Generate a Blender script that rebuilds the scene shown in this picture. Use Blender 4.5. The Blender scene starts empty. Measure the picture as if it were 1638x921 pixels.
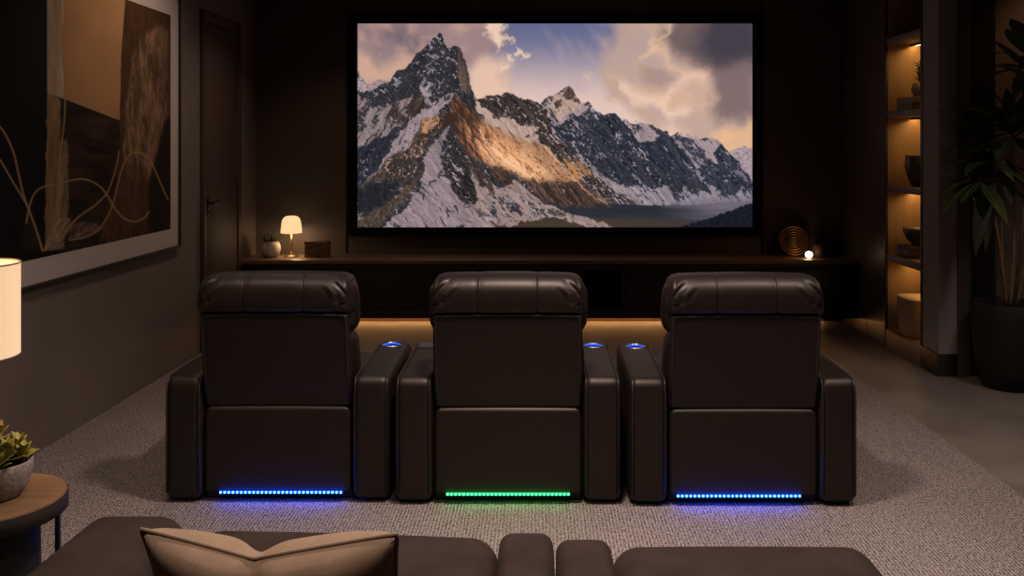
import numpy as np
# ------------------------------------------------------------------ numpy painter
def _hash(ix, iy, seed):
    h = (ix.astype(np.int64) * 374761393 + iy.astype(np.int64) * 668265263 + seed * 1442695041) & 0xFFFFFFFF
    h = ((h ^ (h >> 13)) * 1274126177) & 0xFFFFFFFF
    return ((h ^ (h >> 16)) & 0xFFFF) / 65535.0
def vnoise(x, y, seed=0):
    ix, iy = np.floor(x), np.floor(y)
    fx, fy = x - ix, y - iy
    fx = fx * fx * fx * (fx * (fx * 6 - 15) + 10); fy = fy * fy * fy * (fy * (fy * 6 - 15) + 10)
    a, b = _hash(ix, iy, seed), _hash(ix + 1, iy, seed)
    c, d = _hash(ix, iy + 1, seed), _hash(ix + 1, iy + 1, seed)
    return (a * (1 - fx) + b * fx) * (1 - fy) + (c * (1 - fx) + d * fx) * fy
def fbm(x, y, octv=5, seed=0, gain=0.5):
    s, a, t = 0, 1.0, 0
    for o in range(octv):
        s = s + a * vnoise(x + 17.3 * o, y - 9.1 * o, seed + o); t += a
        a *= gain; x = x * 2.03; y = y * 2.03
    return s / t
def ridged(x, y, octv=5, seed=0, gain=0.55):
    s, a, t = 0, 1.0, 0
    for o in range(octv):
        n = 1 - np.abs(2 * vnoise(x + 31.7 * o, y + 5.3 * o, seed + o) - 1)
        s = s + a * n * n; t += a
        a *= gain; x = x * 2.07; y = y * 2.07
    return s / t
def sstep(a, b, x):
    t = np.clip((x - a) / (b - a), 0, 1)
    return t * t * (3 - 2 * t)
def rot(x, y, deg):
    c, s = np.cos(np.radians(deg)), np.sin(np.radians(deg))
    return x * c + y * s, -x * s + y * c
def poly(X, Y, pts, soft=1.5):
    """soft polygon mask from the signed distance to the outline"""
    p = np.array(pts, float); n = len(p)
    inside = np.zeros(X.shape, bool); d2 = np.full(X.shape, 1e12)
    for i in range(n):
        x0, y0 = p[i]; x1, y1 = p[(i + 1) % n]
        ex, ey = x1 - x0, y1 - y0
        t = np.clip(((X - x0) * ex + (Y - y0) * ey) / (ex * ex + ey * ey + 1e-9), 0, 1)
        d2 = np.minimum(d2, (X - x0 - t * ex) ** 2 + (Y - y0 - t * ey) ** 2)
        if y0 != y1:
            inside ^= ((y0 > Y) != (y1 > Y)) & (X < (x1 - x0) * (Y - y0) / (y1 - y0) + x0)
    d = np.sqrt(d2) * np.where(inside, 1, -1)
    return sstep(-soft, soft, d)
def line(X, Y, pts, w0, w1=None, soft=0.7):
    w1 = w0 if w1 is None else w1
    p = np.array(pts, float); n = len(p); best = np.full(X.shape, -1e9)
    for i in range(n - 1):
        x0, y0 = p[i]; x1, y1 = p[i + 1]
        ex, ey = x1 - x0, y1 - y0
        t = np.clip(((X - x0) * ex + (Y - y0) * ey) / (ex * ex + ey * ey + 1e-9), 0, 1)
        d = np.sqrt((X - x0 - t * ex) ** 2 + (Y - y0 - t * ey) ** 2)
        w = w0 + (w1 - w0) * (i + t) / (n - 1)
        best = np.maximum(best, w - d)
    return sstep(-soft, soft, best)
def smooth_pts(pts, k=8):
    p = np.array(pts, float); out = []
    q = np.vstack([2 * p[0] - p[1], p, 2 * p[-1] - p[-2]])
    for i in range(1, len(q) - 2):
        for t in np.linspace(0, 1, k, endpoint=False):
            a, b, c, d = q[i - 1], q[i], q[i + 1], q[i + 2]
            out.append(0.5 * (2 * b + (c - a) * t + (2 * a - 5 * b + 4 * c - d) * t * t + (3 * b - a - 3 * c + d) * t ** 3))
    out.append(p[-1])
    return np.array(out)
def mix(img, col, m):
    col = np.asarray(col, float)
    return img + (col - img) * m[..., None]

def film_still(X, Y):
    """the mountain landscape shown on the projection screen (8-bit style values)"""
    N = lambda s, o=5, sd=0: fbm(X / s, Y / s, o, sd)
    V = (Y - 38) / 325.0
    # ---- sky
    img = np.zeros(X.shape + (3,))
    top, low = np.array([106, 114, 148.]), np.array([226, 202, 192.])
    t = sstep(0.0, 0.42, V)[..., None]
    img[:] = top * (1 - t) + low * t
    warm = sstep(0.30, 0.75, V) * sstep(960, 1200, X)
    img = mix(img, (226, 188, 150), warm * 0.8)
    wx, wy = X + 26 * (N(34, 4, 3) - .5), Y + 26 * (N(34, 4, 9) - .5)
    f = N(46, 6, 21); g = N(20, 5, 33)
    # left cloud bank
    lb = poly(wx, wy, [(560, 20), (790, 20), (806, 58), (792, 80), (800, 105), (812, 150), (700, 170), (560, 160)], 16)
    img = mix(img, (158, 138, 138), lb * .92)
    bl = poly(wx, wy, [(578, 46), (640, 40), (700, 52), (690, 78), (640, 92), (590, 96), (572, 78)], 18)
    img = mix(img, (116, 106, 118), bl * (.25 + .65 * sstep(.30, .72, f)))
    img = mix(img, (216, 176, 152), poly(wx, wy, [(560, 84), (586, 92), (600, 112), (640, 92), (668, 88), (640, 130), (560, 140)], 13) * .8)
    img = mix(img, (210, 172, 152), lb * sstep(.42, .80, .6 * g + .4 * f) * .55)
    img = mix(img, (238, 206, 182), poly(wx, wy, [(745, 110), (770, 92), (800, 96), (812, 104), (806, 120), (820, 160), (750, 165)], 16) * .85)
    ed = poly(X + 22 * (N(11, 4, 91) - .5), Y + 22 * (N(11, 4, 95) - .5), [(772, 30), (808, 30), (806, 46), (800, 54), (812, 62), (806, 74), (798, 80), (790, 66), (778, 54)], 5)
    img = mix(img, (242, 214, 190), ed * .9)
    for pp in ([(824, 72), (832, 76), (838, 82), (846, 84), (845, 90), (834, 90), (826, 86)], [(810, 90), (820, 91), (822, 98), (814, 98)], [(816, 60), (822, 62), (821, 66), (816, 65)], [(800, 106), (814, 102), (818, 108), (804, 114)]):
        img = mix(img, (240, 214, 186), poly(X + 16 * (N(8, 4, 91) - .5), Y + 16 * (N(8, 4, 95) - .5), pp, 3.5) * .85)
    # thin veils in the blue
    r1, r2 = rot(X, Y, 52)
    veil = fbm(r1 / 60, r2 / 14, 5, 51)
    img = mix(img, (176, 160, 172), sstep(.42, .8, .5 * veil + .5 * f) * sstep(840, 900, X) * (1 - sstep(.3, .42, V)) * .6)
    # right cloud
    rc = poly(wx, wy, [(985, 20), (1215, 20), (1215, 250), (1120, 235), (1075, 190), (1045, 205), (1010, 170), (975, 160), (968, 120)], 16)
    img = mix(img, (190, 166, 156), rc * .9)
    img = mix(img, (196, 168, 150), rc * sstep(.4, .7, veil) * .8 * (1 - sstep(1060, 1090, X)))
    dk = poly(wx, wy, [(1072, 20), (1215, 20), (1215, 104), (1150, 112), (1120, 104), (1086, 88), (1066, 66)], 20)
    img = mix(img, (112, 98, 100), dk * .9)
    img = mix(img, (70, 68, 80), poly(wx, wy, [(1130, 20), (1215, 20), (1215, 98), (1150, 102), (1110, 80)], 26) * .9)
    img = mix(img, (122, 108, 112), poly(wx, wy, [(1150, 104), (1215, 100), (1215, 190), (1150, 195), (1135, 140)], 20) * .85)
    hl = smooth_pts([(1070, 36), (1062, 56), (1048, 66), (1043, 82), (1028, 92)])
    img = mix(img, (232, 198, 166), line(X + 30 * (g - .5), Y + 22 * (f - .5), hl, 3, 2, 7) * .8)
    hl = smooth_pts([(1042, 84), (1062, 100), (1082, 116), (1112, 124), (1134, 118)])
    img = mix(img, (232, 192, 160), line(X + 34 * (g - .5), Y + 30 * (f - .5), hl, 7, 4, 13) * .75)
    cu = poly(X + 34 * (g - .5), Y + 34 * (f - .5), [(1006, 146), (1024, 142), (1046, 152), (1064, 138), (1078, 146), (1098, 128), (1130, 124), (1150, 150), (1130, 178), (1090, 184), (1062, 166), (1030, 164)], 10)
    img = mix(img, (214, 180, 158), cu * (.55 + .45 * sstep(.35, .6, g)))
    hl = smooth_pts([(1004, 148), (1012, 158), (1034, 164), (1062, 168), (1072, 180), (1100, 182)])
    img = mix(img, (246, 220, 198), line(X + 34 * (g - .5), Y + 30 * (f - .5), hl, 6, 5, 11) * .8)
    hl = smooth_pts([(1068, 160), (1080, 142), (1100, 128), (1120, 122)])
    img = mix(img, (242, 210, 186), line(X + 34 * (g - .5), Y + 30 * (f - .5), hl, 6, 4, 12) * .75)
    img = mix(img, (160, 138, 136), poly(wx, wy, [(1030, 106), (1060, 108), (1080, 130), (1058, 146), (1030, 138)], 9) * .6)
    img = mix(img, (236, 190, 146), sstep(.46, .7, g) * sstep(1120, 1160, X + 10 * f) * sstep(170, 215, Y) * .8)
    img = mix(img, (232, 190, 146), poly(wx, wy, [(1140, 216), (1215, 190), (1215, 250), (1160, 250)], 12) * .75)
    img = mix(img, (228, 200, 178), sstep(.5, .72, g) * poly(X, Y, [(930, 120), (1000, 130), (1040, 170), (960, 175), (930, 150)], 14) * .8)
    # ---- relief used by every rock face: ridged noise sheared along the slopes, lit from the upper right
    def relief(deg, sx, sy, sd):
        a, b = rot(X + 9 * (N(26, 3, sd + 5) - .5), Y + 9 * (N(26, 3, sd + 8) - .5), deg)
        h = ridged(a / sx, b / sy, 5, sd)
        gy, gx = np.gradient(h)
        k = 1.0 / max(1e-9, np.std(gx) + np.std(gy))
        return h, np.clip(.5 + .30 * k * (gx * .9 - gy * .5), 0, 1)
    h1, a1 = relief(-58, 30, 13, 101); h2, a2 = relief(-62, 95, 34, 111)     # slopes that run down to the left
    hL, sL = .5 * h1 + .5 * h2, sstep(.18, .82, .45 * a1 + .55 * a2)
    h1, b1 = relief(46, 34, 12, 131); h2, b2 = relief(52, 110, 30, 141)      # slopes that run down to the right
    hR, sR = .5 * h1 + .5 * h2, sstep(.18, .82, .45 * b1 + .55 * b2)
    patch = fbm(X / 30, Y / 22, 3, 151)
    def streaks(deg, sd):
        a, b = rot(X + 6 * (N(11, 3, sd + 3) - .5), Y + 6 * (N(11, 3, sd + 6) - .5), deg)
        return .6 * fbm(a / 15, b / 4.2, 4, sd) + .4 * ridged(a / 9, b / 4.5, 3, sd + 9)
    tL, tR = streaks(-57, 161), streaks(47, 171)
    rib = {}
    for nm, dg in (('L', -60), ('R', 50)):
        a, b = rot(X + 10 * (N(18, 3, 183) - .5), Y + 10 * (N(18, 3, 186) - .5), dg)
        rib[nm] = ridged(a / 46, b / 11, 4, 191)
    fine = fbm(X / 2.6, Y / 2.6, 3, 77)
    med = fbm(X / 9, Y / 9, 4, 88)
    JX, JY = X + 5 * (N(7, 3, 61) - .5), Y + 6 * (N(7, 3, 64) - .5)        # jagged edges
    KX, KY = X + 13 * (N(15, 4, 66) - .5) + 5 * (N(4, 3, 266) - .5), Y + 13 * (N(15, 4, 69) - .5) + 5 * (N(4, 3, 269) - .5)    # ragged snow edges
    def rock(img, m, dark, light, sh, snow=0.0, scol=(176, 168, 174), sn=None, cov=0.0):
        c = np.array(dark) + (np.array(light) - np.array(dark)) * sh[..., None]
        c = c * (.78 + .44 * fine[..., None])
        if snow > 0:
            s = sstep(1 - snow, 1 - snow + .08, .30 * (1 - sh) + .52 * (tL if sh is sL else tR) + .30 * patch + .24 * fine - .03)
            c = c + (np.array(scol) * (.72 + .4 * fine[..., None]) - c) * s[..., None]
        return img + (c - img) * m[..., None]
    def snow(img, pts, col=(172, 163, 170), soft=2.2, a=.95, holes=.25, sh=sR):
        m = poly(KX, KY, pts, soft * .55) * a
        q = .50 * rib['R' if sh is sR else 'L'] + .28 * (tR if sh is sR else tL) + .22 * patch + .12 * fine
        m = m * (1 - .92 * sstep(.665 - .17 * holes, .70 - .17 * holes, q))
        c = np.array(col) * (.74 + .20 * sh[..., None] + .14 * fine[..., None])
        return img + (c - img) * m[..., None]
    def ridge(pts, soft=1.0): return poly(JX, JY, list(pts) + [(pts[-1][0], 400), (pts[0][0], 400)], soft)
    # ---- far range to the right, furthest first
    img = rock(img, ridge([(1160, 246), (1167, 243), (1177, 238), (1188, 234), (1198, 236), (1215, 232)]), (60, 66, 84), (112, 108, 122), sR, .62, (178, 164, 172))
    img = rock(img, ridge([(1070, 220), (1083, 212), (1091, 217), (1106, 222), (1118, 222), (1133, 220), (1144, 222), (1152, 229), (1165, 242), (1176, 254), (1190, 272), (1205, 292)]), (36, 44, 60), (74, 76, 90), sR, .22, (150, 146, 158))
    img = snow(img, [(1074, 217), (1083, 213), (1118, 222), (1143, 222), (1152, 230), (1142, 246), (1148, 262), (1130, 268), (1112, 270), (1098, 248), (1084, 232)], (176, 162, 168), holes=.75)
    img = snow(img, [(1172, 275), (1184, 268), (1190, 276), (1202, 296), (1196, 292), (1182, 282)], (160, 152, 162), a=.7)
    img = rock(img, ridge([(985, 190), (1004, 194), (1015, 198), (1026, 197), (1044, 200), (1058, 210), (1065, 208), (1072, 216), (1086, 238), (1094, 238), (1110, 262), (1125, 290), (1140, 312)]), (36, 43, 57), (72, 74, 86), sR, .20, (150, 146, 156))
    img = snow(img, [(993, 191), (1004, 194), (1026, 197), (1050, 203), (1060, 212), (1046, 224), (1034, 226), (1022, 224), (1006, 204)], (178, 164, 168), holes=.7)
    img = rock(img, ridge([(865, 166), (878, 153), (885, 154), (897, 147), (904, 140), (909, 137), (914, 142), (917, 149), (923, 155), (928, 164), (935, 165), (941, 163), (947, 171), (952, 178), (965, 183), (975, 182), (984, 181), (992, 190), (1004, 210), (1020, 228), (1046, 255), (1070, 282), (1090, 308)]), (34, 40, 52), (72, 74, 84), sR, .24, (158, 152, 160))
    img = snow(img, [(866, 167), (880, 155), (897, 148), (909, 138), (922, 156), (930, 168), (922, 180), (906, 186), (896, 200), (884, 196), (872, 180)], (206, 180, 168), holes=.3)
    img = snow(img, [(930, 170), (944, 168), (930, 182), (912, 190), (898, 204), (890, 200), (906, 186)], (178, 166, 170), holes=.3)
    for pp in ([(902, 146), (909, 139), (914, 143), (918, 152), (910, 160), (900, 154)], [(884, 164), (898, 160), (902, 170), (892, 174)], [(876, 156), (884, 155), (880, 163)], [(916, 154), (926, 162), (922, 168), (914, 162)]):
        img = rock(img, poly(KX, KY, pp, 1.6), (54, 50, 56), (122, 98, 86), sR)
    # ---- middle hill, dark brown ridge below it, the lit spur and its shaded foot
    img = rock(img, ridge([(752, 160), (775, 156), (786, 152), (794, 151), (800, 153), (809, 149), (819, 150), (830, 156), (840, 159), (851, 160), (859, 163), (868, 172), (878, 196), (896, 222), (914, 240), (935, 262), (958, 284), (985, 306), (1008, 327)]), (36, 34, 38), (88, 77, 74), sR, .27, (176, 162, 160))
    img = snow(img, [(845, 198), (862, 202), (856, 218), (876, 236), (892, 252), (890, 262), (866, 244), (850, 222)], (186, 166, 158), holes=.25)
    img = snow(img, [(919, 245), (940, 262), (957, 273), (976, 288), (996, 301), (1004, 313), (980, 301), (961, 288), (946, 273), (930, 262)], (166, 156, 160), holes=.2)
    img = snow(img, [(938, 300), (960, 312), (985, 325), (972, 326), (950, 316)], (156, 142, 138), holes=.4, a=.7)
    # ---- main massif, left shoulder first
    img = rock(img, ridge([(560, 108), (572, 114), (579, 123), (587, 135), (596, 150)]), (42, 46, 58), (84, 82, 90), sL, .42)
    img = rock(img, ridge([(584, 136), (595, 132), (604, 127), (612, 130), (624, 129), (650, 140)]), (70, 70, 80), (120, 110, 114), sL, .62, (170, 154, 156))
    main = [(572, 150), (600, 142), (622, 129), (636, 113), (649, 110), (656, 101), (666, 87), (674, 83), (679, 75), (687, 68), (692, 64), (698, 56), (703, 53), (707, 55), (709, 61), (713, 72), (717, 76), (723, 75), (729, 73), (735, 76), (740, 87), (744, 98), (748, 114), (752, 136), (757, 148), (768, 168), (790, 190), (830, 204), (860, 230), (890, 258), (920, 288), (960, 318), (975, 328), (940, 326)]
    img = rock(img, ridge(main, 0.8), (30, 34, 42), (80, 76, 80), .55 * sL + .45 * sR, .28, (150, 148, 156))
    a, b = rot(X, Y, 84)
    streak = fbm(a / 40, b / 4.5, 4, 205)
    img = rock(img, poly(JX, JY, [(732, 76), (740, 86), (748, 114), (753, 140), (750, 152), (738, 146), (733, 120)], 2.5), (56, 50, 52), (128, 108, 98), streak, 0)
    # snow on the tower
    W = (158, 154, 164)
    for pp in ([(679, 88), (684, 85), (690, 92), (699, 87), (703, 90), (696, 96), (686, 95)], [(672, 104), (684, 104), (694, 100), (684, 109)], [(704, 78), (714, 80), (708, 84)], [(682, 80), (692, 76), (686, 82)], [(664, 98), (672, 96), (660, 104)], [(668, 108), (670, 120), (666, 118)], [(632, 132), (642, 130), (640, 140), (634, 140)], [(672, 122), (682, 130), (678, 134)]):
        img = snow(img, pp, W, soft=1.3, a=.85, sh=sL)
    img = snow(img, [(566, 152), (592, 158), (612, 172), (640, 163), (664, 152), (652, 172), (646, 196), (626, 208), (604, 226), (566, 238)], (160, 146, 148), holes=.75, sh=sL)
    img = rock(img, poly(KX, KY, [(580, 162), (612, 158), (622, 168), (598, 172)], 2), (36, 38, 46), (80, 78, 84), sL, .2)
    img = rock(img, poly(KX, KY, [(634, 160), (640, 180), (650, 190), (628, 200), (616, 188)], 2.5), (42, 38, 40), (96, 84, 78), sL, .25)
    img = snow(img, [(674, 136), (680, 137), (690, 135), (682, 148), (688, 166), (684, 172), (679, 156), (672, 146)], (178, 168, 174), soft=1.6)
    img = snow(img, [(692, 136), (696, 134), (692, 142)], W, soft=1.2)
    # big diagonal snow ramp
    img = snow(img, [(733, 142), (712, 152), (694, 163), (676, 178), (662, 188), (650, 195), (642, 208), (630, 230), (618, 250), (606, 268), (588, 288), (572, 302), (580, 300), (612, 268), (636, 246), (652, 242), (664, 228), (676, 210), (690, 194), (706, 176), (726, 154)], (176, 162, 168), soft=1.8, sh=sL)
    img = rock(img, poly(KX, KY, [(664, 152), (680, 158), (682, 168), (672, 182), (656, 192), (650, 180)], 2.2), (38, 34, 36), (108, 92, 82), sL, .28)
    img = rock(img, poly(KX, KY, [(566, 240), (600, 224), (624, 214), (636, 208), (612, 256), (590, 284), (566, 302)], 3), (26, 31, 42), (64, 66, 76), sL, .27, (140, 134, 140))
    img = rock(img, poly(KX, KY, [(680, 192), (700, 186), (714, 178), (706, 200), (690, 220), (680, 240), (672, 262), (650, 290), (620, 310), (590, 335), (566, 345), (566, 308), (596, 282), (628, 248), (652, 236), (664, 222)], 2.5), (34, 34, 38), (96, 84, 76), sL, .33, (168, 142, 124))
    img = rock(img, poly(KX, KY, [(566, 305), (600, 290), (640, 288), (640, 304), (600, 335), (566, 350)], 7), (27, 32, 40), (54, 55, 60), sL, .16)
    # ---- valley floor, lake, aprons
    img = mix(img, (58, 60, 70), poly(X, Y, [(880, 331), (960, 327), (1215, 322), (1215, 370), (860, 370)], 2))
    img = snow(img, [(978, 290), (1000, 302), (1012, 300), (1025, 296), (1042, 308), (1058, 304), (1061, 297), (1074, 308), (1088, 312), (1090, 299), (1106, 310), (1118, 312), (1116, 300), (1136, 310), (1128, 290), (1150, 304), (1176, 314), (1194, 300), (1208, 306), (1208, 326), (1150, 328), (1100, 328), (1055, 330), (1020, 326), (985, 312)], (172, 160, 164), holes=.35)
    img = rock(img, poly(KX, KY, [(985, 312), (1010, 318), (1028, 328), (985, 330), (965, 326)], 2), (52, 50, 56), (84, 78, 78), sR, .3)
    lake = poly(X, Y + 1.5 * (N(9, 2, 5) - .5), [(890, 327), (940, 325), (1050, 329), (1120, 327), (1210, 320), (1210, 352), (1090, 352), (985, 352), (900, 342)], 1.6)
    lc = np.array([50, 54, 64.]) + (np.array([112, 104, 114.]) - np.array([50, 54, 64.])) * sstep(1040, 1180, X + 30 * (fbm(X / 60, Y / 5, 3, 7) - .5))[..., None]
    lc = lc * (.86 + .28 * fbm(X / 50, Y / 3.0, 3, 17)[..., None])
    img = img + (lc - img) * lake[..., None]
    img = mix(img, (128, 118, 124), poly(X, Y, [(1080, 322), (1210, 312), (1210, 330), (1130, 334), (1060, 331)], 6) * .6)
    img = mix(img, np.array([78, 66, 54.]), poly(X, Y, [(770, 352), (960, 349), (1100, 351), (1130, 370), (770, 370)], 3) * (.75 + .3 * fine))
    # brown grass flank and snow cone
    img = rock(img, poly(KX, KY, [(682, 262), (676, 282), (664, 296), (650, 318), (618, 345), (600, 372), (560, 372), (560, 356), (600, 338), (640, 308), (666, 282)], 3), (52, 45, 42), (110, 96, 86), sL, .2, (150, 134, 130))
    img = snow(img, [(683, 238), (700, 236), (706, 262), (716, 285), (728, 308), (742, 326), (764, 346), (790, 358), (770, 372), (604, 372), (628, 350), (652, 330), (668, 306), (677, 285), (680, 262)], (166, 152, 158), soft=2.2, holes=.16)
    img = snow(img, [(684, 236), (700, 222), (716, 200), (724, 196), (716, 216), (706, 232), (700, 246)], (148, 136, 140), holes=.3)
    # dark fingers to the right of the cone
    img = snow(img, [(728, 236), (750, 262), (772, 286), (800, 300), (824, 286), (846, 306), (872, 326), (900, 338), (950, 350), (990, 364), (940, 362), (904, 352), (874, 350), (820, 358), (780, 366), (752, 340), (742, 300)], (174, 156, 154), holes=.15)
    img = rock(img, poly(KX, KY, [(722, 226), (736, 240), (748, 262), (758, 288), (766, 316), (758, 330), (742, 318), (726, 298), (716, 276), (712, 252)], 2.2), (28, 27, 30), (74, 68, 68), sR, .26)
    img = rock(img, poly(KX, KY, [(738, 236), (764, 262), (784, 292), (798, 318), (784, 312), (766, 290), (748, 262)], 2), (32, 30, 34), (90, 78, 74), sR, .30)
    img = rock(img, poly(KX, KY, [(776, 260), (800, 268), (816, 276), (823, 296), (808, 296), (790, 284)], 2), (44, 38, 36), (110, 90, 76), sR, .15)
    img = rock(img, poly(KX, KY, [(820, 300), (840, 318), (862, 334), (894, 338), (908, 346), (872, 350), (846, 334)], 1.8), (48, 44, 44), (104, 92, 86), sR, .35)
    img = rock(img, poly(KX, KY, [(748, 322), (764, 334), (790, 350), (780, 356), (760, 344)], 2), (48, 44, 46), (120, 108, 106), sR, .4)
    foot = poly(KX, KY, [(826, 280), (866, 286), (914, 286), (944, 304), (978, 327), (905, 330), (872, 322), (846, 302)], 3)
    img = rock(img, foot, (48, 41, 40), (112, 90, 78), sR, .16, (160, 134, 118))
    # snow slope above the lit spur
    img = snow(img, [(758, 150), (768, 168), (782, 180), (800, 188), (818, 188), (834, 200), (850, 204), (862, 218), (850, 232), (824, 222), (800, 214), (780, 200), (764, 178)], (206, 182, 170), holes=.15)
    img = rock(img, poly(KX, KY, [(784, 202), (800, 204), (806, 216), (792, 214)], 2), (92, 66, 52), (168, 124, 92), sR, .2)
    # sunlit spur: warm rock with glowing snow
    lit = poly(KX, KY, [(726, 154), (734, 160), (752, 176), (776, 196), (806, 212), (846, 226), (868, 232), (886, 252), (912, 276), (930, 290), (900, 290), (862, 290), (834, 282), (806, 272), (780, 264), (764, 256), (746, 240), (732, 222), (726, 204), (734, 190), (716, 178)], 5)
    c = np.array([84, 60, 48.]) + (np.array([226, 166, 122.]) - np.array([84, 60, 48.])) * sstep(.22, .85, .45 * sR + .35 * streak + .25 * patch + .3 * sstep(740, 800, X) - .12)[..., None]
    sn = sstep(.50, .58, .40 * tR + .30 * (1 - rib['R']) + .3 * fine + .05) * sstep(740, 790, X)
    c = c + (np.array([250, 204, 164.]) * (.82 + .25 * fine[..., None]) - c) * (sn * sstep(750, 850, X + .4 * (Y - 200)))[..., None] * .62
    c = c * (.80 + .34 * poly(X, Y, [(760, 200), (800, 225), (850, 255), (880, 275), (850, 285), (810, 270), (770, 250), (745, 225)], 22)[..., None])
    img = img + (c - img) * (lit * .95)[..., None]
    img = mix(img, (70, 48, 36), poly(KX, KY, [(722, 176), (734, 176), (730, 196), (712, 204), (702, 200)], 3) * .85)
    for pp in ([(741, 204), (746, 204), (748, 232), (752, 244), (744, 236)], [(756, 214), (762, 216), (762, 236), (757, 230)], [(750, 184), (758, 190), (756, 200)]):
        img = mix(img, (62, 46, 40), poly(KX, KY, pp, 2) * .75)
    img = mix(img, (255, 214, 164), line(KX, KY, [(768, 208), (790, 236), (808, 256), (820, 276)], 1.5, .8, 1.6) * .8)
    img = mix(img, (255, 212, 158), line(KX, KY, [(802, 250), (826, 270), (848, 282), (862, 292)], 1.4, .8, 1.5) * .75)
    img = mix(img, (246, 208, 170), line(JX, JY, [(872, 234), (896, 262), (920, 288), (944, 310), (972, 326)], 1.0, .6, 1.2) * .65)
    img = mix(img, (206, 150, 100), poly(KX, KY, [(905, 256), (930, 262), (946, 278), (925, 286), (908, 272)], 4) * sstep(.4, .6, sR) * .8)
    img = mix(img, (220, 160, 110), poly(KX, KY, [(684, 186), (700, 184), (706, 196), (690, 204), (680, 214), (676, 208)], 2.5) * sstep(.45, .6, sL) * .8)
    # shade at the spur's foot, forest in the corner
    for pp, w0 in (([(700, 240), (716, 282), (738, 316), (775, 352)], .9), ([(745, 300), (790, 340), (830, 352)], .8), ([(690, 310), (720, 340), (760, 362)], .7), ([(676, 300), (690, 340), (700, 362)], .7)):
        img = mix(img, (78, 68, 70), line(KX, KY, pp, w0, w0, 1.2) * sstep(.42, .58, fine) * .9)
    tree = fbm(X / 2.2, Y * 0, 2, 402) * 5
    fo = poly(X, Y + tree, [(1080, 368), (1100, 362), (1126, 354), (1160, 343), (1190, 331), (1215, 322), (1215, 372)], .9)
    img = img + (np.array([27, 34, 42.]) * (.7 + .6 * fbm(X / 4, Y / 3, 3, 9)[..., None]) - img) * fo[..., None]
    img = mix(img, img.mean(axis=-1, keepdims=True) * np.array([.90, .95, 1.1]), sstep(960, 1100, X) * sstep(230, 330, Y) * .35)
    v = img / 255.0
    v = v * (1 - .30 * np.clip(.62 - v, 0, 1)) * .985            # deeper darks, softer snow
    lum = v.mean(axis=-1, keepdims=True); v = v * np.array([1.02, .985, .975])
    return np.clip(v * 255, 0, 255)

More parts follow.
